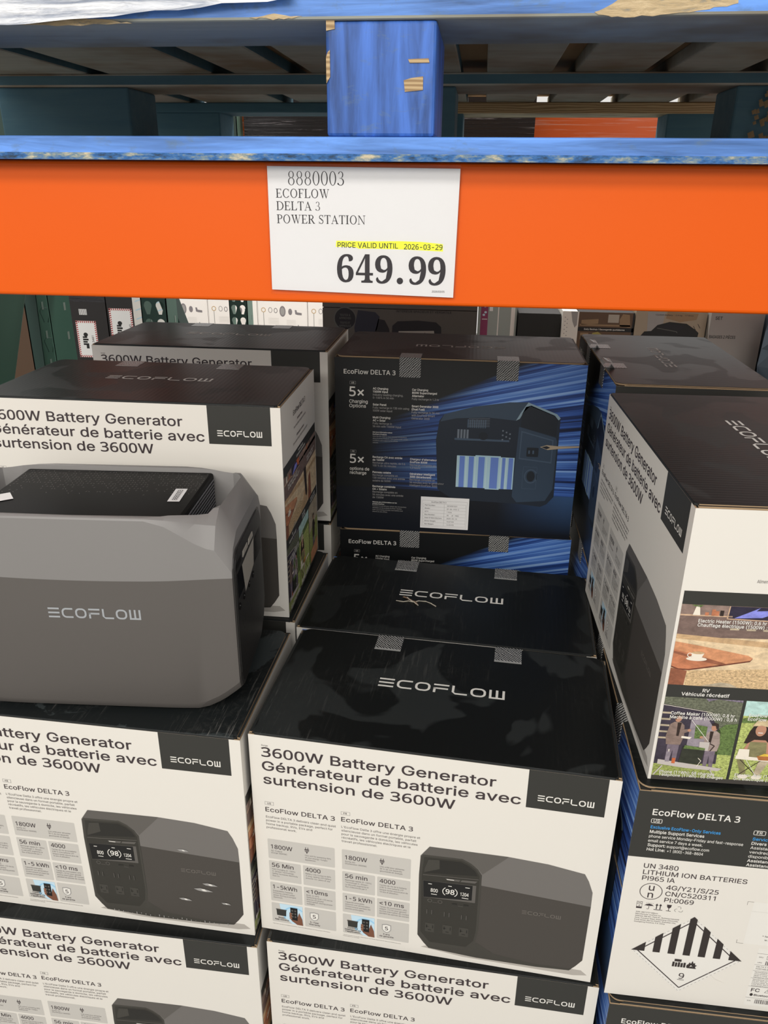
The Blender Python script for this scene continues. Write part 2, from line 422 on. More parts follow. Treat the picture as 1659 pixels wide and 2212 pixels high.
def _fill(loops):
    """non-zero winding fill cut into trapezoids between the heights where contours start, end or cross"""
    E = []
    for P in loops:
        for i in range(len(P)):
            (x1, y1), (x2, y2) = P[i - 1], P[i]
            if abs(y1 - y2) > 1e-7: E.append((x1, y1, x2, y2, 1) if y1 < y2 else (x2, y2, x1, y1, -1))
    Y = set(round(v, 5) for e in E for v in (e[1], e[3])); n = len(E)
    for i in range(n):
        a = E[i]
        for j in range(i + 1, n):
            b = E[j]; lo = max(a[1], b[1]); hi = min(a[3], b[3])
            if hi - lo < 1e-4: continue
            fa = lambda y: a[0] + (a[2] - a[0]) * (y - a[1]) / (a[3] - a[1]); fb = lambda y: b[0] + (b[2] - b[0]) * (y - b[1]) / (b[3] - b[1])
            d0 = fa(lo) - fb(lo); d1 = fa(hi) - fb(hi)
            if d0 * d1 < 0 and min(abs(d0), abs(d1)) > 1e-4: Y.add(round(lo + (hi - lo) * d0 / (d0 - d1), 5))
    Y = sorted(Y); vs = []; fs = []
    for y0, y1 in zip(Y, Y[1:]):
        if y1 - y0 < 1e-4: continue
        ym = (y0 + y1) / 2; A = []
        for (ax, ay, bx, by, w) in E:
            if ay <= ym < by:
                f = lambda y: ax + (bx - ax) * (y - ay) / (by - ay)
                A.append((f(ym), f(max(y0, ay)), f(min(y1, by)), w))
        A.sort(); w = 0; st_ = None
        for q in A:
            if w == 0: st_ = q
            w += q[3]
            if w == 0:
                k = len(vs); vs += [(st_[1], y0), (q[1], y0), (q[2], y1), (st_[2], y1)]; fs.append((k, k + 1, k + 2, k + 3))
    return vs, fs
def _solid(ch, bold, fnt):
    """filled glyph: every outer contour with its holes, the weight added by pushing the contours outward"""
    key = (ch, bold, fnt)
    if key in _tc: return _tc[key]
    loops, adv = ([[(.12 * CAPH, 0), (.245 * CAPH, 0), (.245 * CAPH, CAPH), (.12 * CAPH, CAPH)]], .365 * CAPH) if ch == 'I' and fnt != 'math' else _glyph(ch, fnt); vs = []; fs = []
    if loops:
        push = 0.0 if fnt == 'math' else (0.006 + 0.015 * bold) * CAPH / 0.727
        sg = 1 if _area(max(loops, key=lambda P: abs(_area(P)))) > 0 else -1
        vs, fs = _fill([_grow(P, push, sg) for P in loops])
    _tc[key] = (vs, fs, adv + 0.012 * bold); return _tc[key]
def glyphs(txt, bold, fnt=None):
    x = 0.0; V = []; F = []
    for ch in txt:
        vs, fs, adv = _solid(ch, bold, fnt); k = len(V)
        V += [(a + x, b) for a, b in vs]; F += [tuple(k + i for i in t) for t in fs]; x += adv
    return V, F

def ell(cx, cy, rx, ry, tx, ty, a0=0, a1=360, n=28):
    P = []; Q = []
    for i in range(n + 1):
        t = R(a0 + (a1 - a0) * i / n); P.append((cx + rx * math.cos(t), cy + ry * math.sin(t))); Q.append((cx + (rx - tx) * math.cos(t), cy + (ry - ty) * math.sin(t)))
    return [[P[i], P[i + 1], Q[i + 1], Q[i]] for i in range(n)]
def rc(a, b, c, d): return [[(a, b), (c, b), (c, d), (a, d)]]
TS = 0.165; TN = 0.055
SERIF = {
 'E': (0.92, rc(0, 0, .4, TN) + rc(0, 1 - TN, .4, 1) + rc(.12, 0, .12 + TS, 1) + rc(.2, 0, .8, TN) + rc(.2, 1 - TN, .78, 1) + rc(.2, .48, .58, .48 + TN) + [[(.78, 1), (.78, .78), (.745, .78), (.66, .96)], [(.86, .26), (.8, 0), (.66, .04), (.825, .26)], [(.6, .36), (.6, .64), (.57, .64), (.57, .36)]]),
 'F': (0.84, rc(0, 0, .42, TN) + rc(0, 1 - TN, .4, 1) + rc(.12, 0, .12 + TS, 1) + rc(.2, 1 - TN, .76, 1) + rc(.2, .48, .56, .48 + TN) + [[(.76, 1), (.76, .78), (.725, .78), (.64, .96)], [(.58, .36), (.58, .64), (.55, .64), (.55, .36)]]),
 'L': (0.9, rc(0, 0, .4, TN) + rc(0, 1 - TN, .42, 1) + rc(.12, 0, .12 + TS, 1) + rc(.2, 0, .78, TN) + [[(.86, .28), (.8, 0), (.64, .04), (.825, .28)]]),
 'D': (1.12, rc(0, 0, .45, TN) + rc(0, 1 - TN, .45, 1) + rc(.12, 0, .12 + TS, 1) + ell(.44, .5, .6, .5, .16, TN, -90, 90)),
 'P': (0.86, rc(0, 0, .42, TN) + rc(0, 1 - TN, .45, 1) + rc(.12, 0, .12 + TS, 1) + ell(.44, .735, .36, .265, .15, TN, -90, 90) + rc(.2, .47, .45, .47 + TN)),
 'R': (1.02, rc(0, 0, .42, TN) + rc(0, 1 - TN, .45, 1) + rc(.12, 0, .12 + TS, 1) + ell(.44, .74, .36, .26, .15, TN, -90, 90) + rc(.2, .48, .45, .48 + TN) + [[(.38, .5), (.56, .5), (.95, .03), (.75, .03)]] + rc(.75, 0, 1.02, TN)),
 'O': (1.14, ell(.54, .5, .5, .52, .15, TN)),
 'C': (1.05, ell(.54, .5, .5, .52, .15, TN, 42, 318) + [[(.9, 1), (.94, 1), (.95, .68), (.91, .68)], [(.88, .16), (.9, .12), (.96, .24), (.93, .26)]]),
 'T': (0.95, rc(.3, 0, .6, TN) + rc(.38, 0, .38 + TS, 1) + rc(.02, 1 - TN, .9, 1) + [[(.02, 1), (.12, .96), (.05, .76), (.02, .76)], [(.9, 1), (.8, .96), (.87, .76), (.9, .76)]]),
 'A': (1.08, [[(.1, .02), (.15, .02), (.54, .95), (.5, 1.02)], [(.5, 1.02), (.53, 1.02), (.96, .02), (.78, .02), (.46, .88)]] + rc(.26, .33, .72, .33 + TN) + rc(0, 0, .3, TN) + rc(.66, 0, 1.07, TN)),
 'N': (1.14, rc(.14, 0, .19, .96) + rc(.9, 0, .95, 1) + [[(.0, 1), (.24, 1), (.95, .08), (.95, -.02), (.9, -.02), (.14, .92)]] + rc(0, 0, .33, TN) + rc(.76, 0 + 1 - TN, 1.09, 1)),
 'W': (1.48, [[(.1, .98), (.28, .98), (.54, .12), (.47, -.02)], [(.47, -.02), (.52, -.02), (.8, .92), (.76, .98)], [(.6, .98), (.78, .98), (1.02, .12), (.96, -.02)], [(.96, -.02), (1.01, -.02), (1.32, .98), (1.27, .98)]] + rc(0, 1 - TN, .4, 1) + rc(.54, 1 - TN, .9, 1) + rc(1.14, 1 - TN, 1.44, 1)),
 'I': (0.5, rc(.0, 0, .42, TN) + rc(.0, 1 - TN, .42, 1) + rc(.135, 0, .135 + TS, 1)),
 'S': (0.8, ell(.38, .75, .3, .26, .11, TN, 25, 240) + ell(.38, .265, .32, .28, .11, TN, -155, 60) + [[(.19, .62), (.3, .68), (.58, .44), (.5, .34)]] + [[(.62, 1.0), (.66, 1.0), (.67, .7), (.63, .7)], [(.05, .3), (.09, .3), (.1, 0), (.06, 0)]]),
 '0': (0.78, ell(.37, .5, .34, .52, .11, .035)),
 '8': (0.78, ell(.37, .755, .27, .255, .09, .03) + ell(.37, .26, .32, .28, .1, .032)),
 '3': (0.78, ell(.33, .765, .26, .245, .1, .035, -70, 165) + ell(.32, .26, .34, .27, .12, .04, -160, 80) + rc(.22, .5, .38, .535) + ell(.08, .1, .06, .06, .06, .06)),
 ' ': (0.42, []),
}

def logo_polys(x, y, w, h, italic=0.0):
    """the wordmark of bars and round-cornered letters; (x, y) = top-left"""
    t = h * 0.17; L = w * 0.122; P = w * 0.1463; out = []
    def bar(a, b, c, d): out.append([(a, b), (c, b), (c, d), (a, d)])
    def arc(cx, cy, rx, ry, a0, a1, n=8):
        for q in ell(cx, cy, rx, ry, t, t, a0, a1, n): out.append(q)
    m0 = y + (h - t) / 2
    # E: three bars
    for k in (y, m0, y + h - t): bar(x, k, x + L, k + t)
    # C
    a = x + P; rr = h * 0.42
    bar(a + rr, y, a + L, y + t); bar(a + rr, y + h - t, a + L, y + h); bar(a, y + rr, a + t, y + h - rr)
    arc(a + rr, y + rr, rr, rr, 180, 270); arc(a + rr, y + h - rr, rr, rr, 90, 180)
    # O (twice)
    for a in (x + 2 * P, x + 5 * P):
        bar(a + rr, y, a + L - rr, y + t); bar(a + rr, y + h - t, a + L - rr, y + h); bar(a, y + rr, a + t, y + h - rr); bar(a + L - t, y + rr, a + L, y + h - rr)
        arc(a + rr, y + rr, rr, rr, 180, 270); arc(a + L - rr, y + rr, rr, rr, 270, 360); arc(a + L - rr, y + h - rr, rr, rr, 0, 90); arc(a + rr, y + h - rr, rr, rr, 90, 180)
    # F: top bar, second bar with a leg
    a = x + 3 * P; bar(a, y, a + L, y + t); bar(a, m0, a + L * .95, m0 + t); bar(a, m0, a + t, y + h)
    # L
    a = x + 4 * P; bar(a, y, a + t, y + h - rr * .6); bar(a + rr * .6, y + h - t, a + L, y + h)
    out.append([(a, y + h - rr * .6), (a + t, y + h - rr * .6), (a + rr * .6, y + h - t), (a + rr * .6, y + h)])
    # W: three uprights on a bar
    a = x + 6 * P
    for k in (a, a + (L - t) / 2, a + L - t): bar(k, y, k + t, y + h - t)
    bar(a, y + h - t, a + L, y + h)
    return out

class Sheet:
    """printed sheet in millimetres: u to the right, v down, layers lie a tenth of a millimetre apart; builds ONE mesh facing -y"""
    def __init__(s): s.v = []; s.f = []; s.m = []; s.names = []; s.lay = 0.1
    def _mi(s, n):
        if n not in s.names: s.names.append(n)
        return s.names.index(n)
    def add(s, vs, fs, m, lay):
        k = len(s.v); mi = s._mi(m)
        for (u, v) in vs: s.v.append((u / 1000, -lay * s.lay / 1000, -v / 1000))
        for f in fs: s.f.append(tuple(k + i for i in f)); s.m.append(mi)
    def poly(s, pts, m, lay=1):
        if len(pts) <= 4: s.add(pts, [tuple(range(len(pts)))], m, lay); return
        tr = tessellate_polygon([[Vector((p[0], p[1], 0)) for p in pts]]); s.add(pts, [tuple(t) for t in tr], m, lay)
    def polys(s, L, m, lay=1):
        for p in L: s.poly(p, m, lay)
    def rect(s, a, b, c, d, m, lay=1): s.poly([(a, b), (c, b), (c, d), (a, d)], m, lay)
    def rrect(s, a, b, c, d, r, m, lay=1):
        P = []
        for cx, cy, t0 in ((c - r, b + r, -90), (c - r, d - r, 0), (a + r, d - r, 90), (a + r, b + r, 180)):
            for i in range(5): t = R(t0 + 22.5 * i); P.append((cx + r * math.cos(t), cy + r * math.sin(t)))
        s.add(P, [tuple(range(len(P)))], m, lay)
    def frame(s, a, b, c, d, w, m, lay=1):
        s.rect(a, b, c, b + w, m, lay); s.rect(a, d - w, c, d, m, lay); s.rect(a, b, a + w, d, m, lay); s.rect(c - w, b, c, d, m, lay)
    def disc(s, cx, cy, rx, ry, m, lay=1, n=24): s.add([(cx + rx * math.cos(2 * math.pi * i / n), cy + ry * math.sin(2 * math.pi * i / n)) for i in range(n)], [tuple(range(n))], m, lay)
    def ring(s, cx, cy, r, t, m, lay=1, a0=0, a1=360, ry=None): s.polys(ell(cx, cy, r, ry or r, t, t, a0, a1), m, lay)
    def line(s, pts, w, m, lay=1):
        for (x0, y0), (x1, y1) in zip(pts, pts[1:]):
            dx, dy = x1 - x0, y1 - y0; L = math.hypot(dx, dy) or 1; nx, ny = -dy / L * w / 2, dx / L * w / 2
            s.poly([(x0 + nx, y0 + ny), (x1 + nx, y1 + ny), (x1 - nx, y1 - ny), (x0 - nx, y0 - ny)], m, lay)
    def text(s, txt, u, v, cap, m='print_text', width=None, bold=0.0, lay=3, fnt=None, ext=1.16, align='L', rot=0.0):
        """u = left, v = baseline, cap = capital height; width stretches the line to an exact length"""
        vs, fs = glyphs(txt, bold, fnt)
        if not vs: return
        k = cap / (CAPH if fnt != 'math' else (max(p[1] for p in vs) - min(0, min(p[1] for p in vs))))
        x0 = min(p[0] for p in vs); x1 = max(p[0] for p in vs)
        kx = width / (x1 - x0) if width else k * ext * 0.88
        off = {'L': -x0, 'C': -(x0 + x1) / 2, 'R': -x1}[align]
        c, sn = math.cos(rot), math.sin(rot)
        P = [((p[0] + off) * kx, -p[1] * k) for p in vs]
        s.add([(u + a * c - b * sn, v + a * sn + b * c) for a, b in P], [tuple(f) for f in fs], m, lay)
    def serif(s, txt, u, v, cap, m, width, lay=3):
        x = 0; P = []
        for ch in txt:
            w, pl = SERIF[ch]; P += [[(a + x, b) for a, b in q] for q in pl]; x += w + 0.05
        k = width / (x - 0.1); 
        for q in P: s.poly([(u + a * k, v - b * cap) for a, b in q], m, lay)
    def logo(s, u, v, w, h, m='print_white', lay=3): s.polys(logo_polys(u, v, w, h), m, lay)
    def mesh(s, name, back=0.0):
        me = bpy.data.meshes.new(name); me.from_pydata(s.v, [], s.f)
        for n in s.names: me.materials.append(MATS[n])
        me.polygons.foreach_set('material_index', s.m); me.update()
        bm = bmesh.new(); bm.from_mesh(me)
        flip = [f for f in bm.faces if f.normal.y > 0.5]; bmesh.ops.reverse_faces(bm, faces=flip)
        bm.to_mesh(me); bm.free(); return me

W, D, PITCH, FL = 480.0, 267.0, 0.3625, 0.004
Hb = PITCH - FL; HM = Hb * 1000

def unit_art(s, plain=False):
    """the power station drawn on the front of the carton"""
    s.poly([(240, 343), (250, 338), (465, 338), (474, 346), (455, 350), (300, 350)], 'shadow_tone', 1)
    s.poly([(235, 168.5), (246.7, 150.5), (288, 149.6), (351, 148.6), (404, 151.5), (451.8, 159.3), (458, 171), (464.8, 189.9), (465.4, 215), (465, 318), (457, 331), (449, 341.5), (404, 345.3), (320, 347), (251, 343), (243, 333), (234.4, 319.6), (233.6, 204)], 'unit_dark', 2)
    s.poly([(235, 168.5), (246.7, 150.5), (288, 149.6), (351, 148.6), (404, 151.5), (451.8, 159.3), (458, 171), (464.8, 189.9), (465.3, 215.3), (390, 211), (318.5, 206.8), (317.4, 186), (313, 178), (291.6, 163.7)], 'unit_light', 3)
    s.poly([(246.7, 150.5), (300, 149.6), (288.5, 163.3), (235.8, 168)], 'unit_mid', 4)
    s.poly([(300, 149.6), (352, 148.7), (349.4, 152.3), (319.7, 186.4), (313, 177), (288.5, 163.3)], 'unit_mid', 4)
    s.poly([(318, 316.7), (343.4, 333.5), (400, 340), (452, 338), (449, 341.5), (404, 345.3), (320, 347), (251, 343), (250, 341), (300, 334)], 'unit_frame', 3)
    s.poly([(237.5, 166), (291.6, 163.7), (303, 169.5), (313, 178.3), (319, 188), (319.6, 293), (317, 315.4), (306.5, 331.7), (250, 341), (236, 320), (234.8, 204)], 'unit_frame', 5)
    s.poly([(240, 170), (291, 166.8), (302, 172.5), (311, 180), (316, 190), (316.5, 293), (314, 314), (304, 328.6), (252, 330), (238.5, 312), (237.5, 204)], 'unit_panel', 6)
    s.poly([(246, 172.5), (290, 169.8), (301, 175), (309.5, 182.5), (313.6, 190.5), (240.5, 198.5), (241, 190)], 'unit_hole', 7)
    s.poly([(261, 171.5), (261.7, 187.5), (240.7, 197.5), (241.2, 190), (246, 173)], 'unit_frame', 8)
    s.line([(239, 202), (315, 196.5)], 1.0, 'unit_mid', 8)
    s.poly([(270, 202.8), (291, 201.8), (289, 205.4), (273, 206)], 'unit_mid', 9); s.poly([(292.5, 201.7), (314, 199.8), (310.5, 204.2), (290.7, 205.3)], 'unit_mid', 9)
    s.rect(272, 203.6, 282, 204.6, 'print_white', 10)
    s.poly([(239.5, 212.5), (312.5, 208.2), (312.5, 240.5), (240.8, 243.8)], 'unit_mid', 8)
    s.poly([(239.8, 212.8), (307.7, 209.2), (307.7, 236.8), (241, 243.4)], 'ink_black', 9)
    s.text('800', 250.6, 231.5, 6.4, 'print_white', 10, 0.6, 10); s.text('98', 271.2, 231, 8.6, 'print_white', 12.5, 1.0, 10); s.text('1204', 291.6, 230.5, 6.0, 'print_white', 11.5, 0.6, 10)
    s.ring(277.4, 227, 10.5, 1.1, 'print_white', 10, 130, 230, 9.5); s.ring(277.4, 227, 10.5, 1.1, 'print_white', 10, -50, 50, 9.5)
    for a, b, c in ((247, 216.6, 5), (274.5, 215.6, 5), (298, 213.8, 6), (251.5, 235, 8), (294, 233.8, 9)): s.rect(a, b, a + c, b + 1.1, 'print_white', 10)
    for a, b in ((250, 248.5), (264.5, 248.3)): s.ring(a, b, 3.2, .8, 'unit_mid', 9)
    for a, b in ((284.5, 248.5), (300.5, 247.6)): s.rect(a - 3.5, b - 1.2, a + 3.5, b + 1.2, 'unit_hole', 9)
    for a, b in ((254, 250.5), (289.5, 250.3)): s.rect(a, b, a + 7, b + .7, 'unit_mid', 10)
    for cx, cy in ((250.5, 270.5), (275, 270.7), (299, 271.3)):
        for d in (-3.4, 3.4): s.rect(cx + d - .8, cy - 4.2, cx + d + .8, cy + 4.2, 'unit_mid', 9); s.rect(cx + d + .1, cy - 4.2, cx + d + .8, cy + 4.2, 'unit_hole', 10)
    for cx, cy in ((251.5, 301), (276.4, 300), (299.6, 300)):
        s.rect(cx - 6.5, cy - 8.5, cx + 6.5, cy + 8.5, 'unit_frame', 8)
        s.rect(cx - 5, cy - 5, cx - 3.7, cy + 1, 'unit_hole', 9); s.rect(cx + 3.7, cy - 5, cx + 5, cy + 1, 'unit_hole', 9); s.rect(cx - 5.2, cy - 2, cx - 1.5, cy - 1, 'unit_hole', 9); s.rect(cx - 2.4, cy + 4, cx + 2.4, cy + 5.4, 'unit_hole', 9)
    s.logo(376.6, 240.4, 52, 6.4, 'unit_logo', 4)

def card_column(s, x, fr):
    T = (lambda a, b: b if fr else a)
    y = 110.5 if fr else 111.6
    s.frame(x - .2, y, x + 12.4, y + 5.9, .45, 'print_grey', 2); s.text(T('US', 'FR'), x + 3.2, y + 4.5, 3.0, 'print_text', None, 0)
    s.text('EcoFlow DELTA 3', x, T(129.2, 128.0), 7.6, 'print_text', 98.5, .35)
    para = T(['EcoFlow DELTA 3 delivers clean and quiet', 'power in a portable package, perfect for', 'home backup, RVs, EVs and', 'professional work.'],
             ["L'EcoFlow Delta 3 offre une énergie propre et", 'silencieuse dans un format portable, parfait', 'pour la sauvegarde à domicile, les véhicules', 'récréatifs, les véhicules électriques et le', 'travail professionnel.'])
    for i, t in enumerate(para): s.text(t, x + .1, T(140.6, 139.6) + 6.35 * i, 3.7, 'print_small', ext=T(1.13, 1.14), lay=2)
    c1, c2, cr = x + .2, x + 50.3, x + 97.2
    o = 0 if not fr else -.4
    s.rrect(c1, 178.9 + o, cr, 215.6 + o, 1.6, 'print_card'); 
    for a, b in ((219.7, 257.4), (261.2, 298.6), (302.2, 340.8)):
        s.rrect(c1, a + o, x + 47.4, b + o, 1.6, 'print_card'); s.rrect(c2, a + o, cr, b + o, 1.6, 'print_card')
    a = x + 4.4; b = x + 54
    s.text('1800W', a, 196.4 + o, 7.4, width=31.6, bold=.2)
    for i, t in enumerate(T(['AC Output', '(Surge 3600W)'], ['Sortie AC', '(Surtension 3600W)'])): s.text(t, a + .2, 201.6 + 3.9 * i + o, 2.5, 'print_small', ext=1.1, lay=2)
    px = x + 57; py = 190.5 + o
    s.poly([(px - 3.4, py - 1.8), (px + 3.4, py - 1.8), (px + 3, py + 2), (px + 1, py + 4), (px + .5, py + 6), (px - .5, py + 6), (px - 1, py + 4), (px - 3, py + 2)], 'print_text', 2)
    s.rect(px - 2.1, py - 5.2, px - 1.2, py - 1.8, 'print_text', 2); s.rect(px + 1.2, py - 5.2, px + 2.1, py - 1.8, 'print_text', 2); s.rect(px - 3.4, py - .1, px + 3.4, py + .7, 'print_card', 3); s.rect(px - 3.4, py + 2, px + 3.4, py + 2.7, 'print_card', 3)
    for i, t in enumerate(T(['One unit for powering 99%', 'of your energy-hungry', 'appliances'], ['Une unité pour alimenter', '99 % de vos appareils', 'gourmands en énergie.'])): s.text(t, b, 201.4 + 4.1 * i + o, 2.5, 'print_small', ext=1.0, lay=2)
    s.text(T('56 Min', '56 min'), a, 231.2 + o, 7.4, width=32, bold=.2)
    for i, t in enumerate(T(['Fast Charging (0-100%)', 'X-Stream Technology:', 'Safely increases electricity', 'flow 3×'], ['Recharge rapide (0-100%)', 'Technologie X-Stream :', 'La sécurité augmente le', "flux d'électricité par 3"])): s.text(t, a, 236.6 + 4.3 * i + o, 2.5, 'print_small', ext=1.0, lay=2)
    s.text('4000', b - .3, 230.5 + o, 7.4, width=22.3, bold=.2)
    for i, t in enumerate(T(['Battery Life Cycles to 80%', 'A long-lasting LFP battery', 'ensures 10+ years of use'], ['Cycles de vie de la batterie', 'à 80 % Une batterie LFP', 'longue durée assure plus de', "10 ans d'utilisation."])): s.text(t, b, 236.0 + 4.3 * i + o, 2.5, 'print_small', ext=1.0, lay=2)
    s.text(T('1-5kWh', '1-5 kWh'), a - .8, 273.6 + o, 7.4, width=T(36.5, 39.5), bold=.2)
    for i, t in enumerate(T(['Expandable Capacity', 'Ensuring uninterrupted', 'power during prolonged', 'blackouts'], ['Capacité extensible', 'assurant une alimentation', 'ininterrompue pendant les', 'pannes prolongées.'])): s.text(t, a - .4, 279.2 + 4.3 * i + o, 2.5, 'print_small', ext=1.0, lay=2)
    s.text(T('<10ms', '<10 ms'), b - .3, 272.6 + o, 7.4, width=T(32, 35.3), bold=.2)
    for i, t in enumerate(T(['Built-in UPS', 'Switching time <10 ms to', 'ensure no power', 'interruption during power', 'outages'], ['Temps de commutation UPS', 'intégré <10 ms pour garantir', 'aucune interruption de courant', 'pendant les pannes de courant.'])): s.text(t, b, 278.0 + 4.2 * i + o, 2.7, 'print_small', ext=T(1.0, .9), lay=2)
    # app card: phone in a hand, small unit, blue ripples
    A = x + .2; B = 302.4 + o
    s.poly([(A + 12, B), (A + 46.8, B + .2), (A + 46.8, B + 38), (A + 30, B + 38), (A + 22, B + 30), (A + 14, B + 16)], 'pale_blue', 2)
    s.ring(A + 34, B + 21, 17, 2.4, 'sky_blue', 3, 150, 320, 18)
    s.poly([(A + 7, B + 12), (A + 22, B + 12), (A + 21.3, B + 24.5), (A + 7.6, B + 24)], 'charcoal_block', 4); s.rect(A + 6.4, B + 11.2, A + 22.6, B + 13, 'unit_dark', 5)
    s.poly([(A + 27, B + 14), (A + 30, B + 20), (A + 26.5, B + 24), (A + 30, B + 32), (A + 38, B + 38.2), (A + 46.8, B + 38.4), (A + 46, B + 26), (A + 41.5, B + 13), (A + 39.5, B + 20), (A + 38, B + 27), (A + 30, B + 28)], 'skin_dark', 4)
    s.poly([(A + 28.4, B + 4.6), (A + 39.2, B + 4.8), (A + 38.8, B + 29.8), (A + 28, B + 29)], 'ink_black', 5)
    for k in range(3):
        for j in range(2): s.disc(A + 31.2 + 4.6 * j, B + 10.5 + 6 * k, 1.5, 1.7, 'unit_mid', 6, 12)
    for k in range(4): s.disc(A + 28.6, B + 16.5 + 3.4 * k, 2.2, 1.3, 'skin', 6, 10)
    lab = T(['Smart', 'App Control'], ['Contrôle', 'intelligent via', "l'application"])
    for i, t in enumerate(lab): s.text(t, A + 14.6, B + T(29.6, 27.4) + 3.9 * i, 2.6, 'print_text', ext=1.2, bold=.6, lay=6, align='C')
    # warranty shield
    sx, sy = x + 64.6, 318.3 + o
    sh = lambda k: [(sx - 6.8 * k, sy - 7.2 * k), (sx, sy - 8.8 * k), (sx + 6.8 * k, sy - 7.2 * k), (sx + 6.8 * k, sy + 2.5 * k), (sx + 4 * k, sy + 7 * k), (sx, sy + 9 * k), (sx - 4 * k, sy + 7 * k), (sx - 6.8 * k, sy + 2.5 * k)]
    s.poly(sh(1), 'print_grey', 2); s.poly(sh(.82), 'print_white', 3); s.text('5', sx, sy + 3.4, 6.8, bold=.6, lay=4, align='C')
    for i, t in enumerate(T(['5-Year', 'Warranty'], ['5 ans', 'de garantie'])): s.text(t, sx, 331.8 + 4.3 * i + o, 2.7, 'print_text', ext=1.2, bold=.5, lay=3, align='C')
    if fr:
        s.text("*Ce service peut ne pas être disponible en tout temps. Retrouvez de côté et à l'arrière pour plus", x, 345.0, 1.3, 'print_small', width=86, lay=2); s.text("d'informations sur le produit.", x, 347.6, 1.3, 'print_small', lay=2)
    else: s.text('*Not every service is available at all times. Flip to the side and back for more product information.', x, 345.6, 1.3, 'print_small', width=88, lay=2)

def front_sheet(scuff=False):
    s = Sheet(); s.rect(0, 0, W, HM, 'white_board', 0)
    s.text('Surge', 17.4, 16.8, 2.4, 'print_small')
    s.text('3600W Battery Generator', 16.8, 34.2, 15.2, width=311, bold=.55)
    s.text('Générateur de batterie avec', 16.6, 57.2, 15.2, width=344, bold=.55)
    s.text('surtension de 3600W', 17.2, 80.0, 15.2, width=260.5, bold=.55)
    s.rect(367.2, 0, 464.6, 60.4, 'charcoal_block', 1); s.logo(381, 38.2, 69.6, 9.2)
    card_column(s, 17.6, False); card_column(s, 124.9, True); unit_art(s)
    if scuff:
        for cx, cy, k in ((407, 278, 1), (418, 266, .8), (378, 301, .7), (383, 205, .6), (440, 300, .5)):
            s.poly([(cx - 14 * k, cy - 1), (cx - 4 * k, cy - 3.4 * k), (cx + 8 * k, cy - 1.2), (cx + 15 * k, cy + 1.5), (cx + 3 * k, cy + 3.2 * k), (cx - 8 * k, cy + 1.6)], 'print_grey', 9)
            s.poly([(cx - 3 * k, cy - 1), (cx + 2 * k, cy - 2.2 * k), (cx + 6 * k, cy + .8), (cx, cy + 1.6 * k)], 'print_white', 10)
        for i in range(26): s.rect(262 + i * 7.1, 340.5 + (i % 5) * .8 - .4, 263.2 + i * 7.1, 343 + (i % 3), 'print_grey', 9)
    return s.mesh('front_panel')

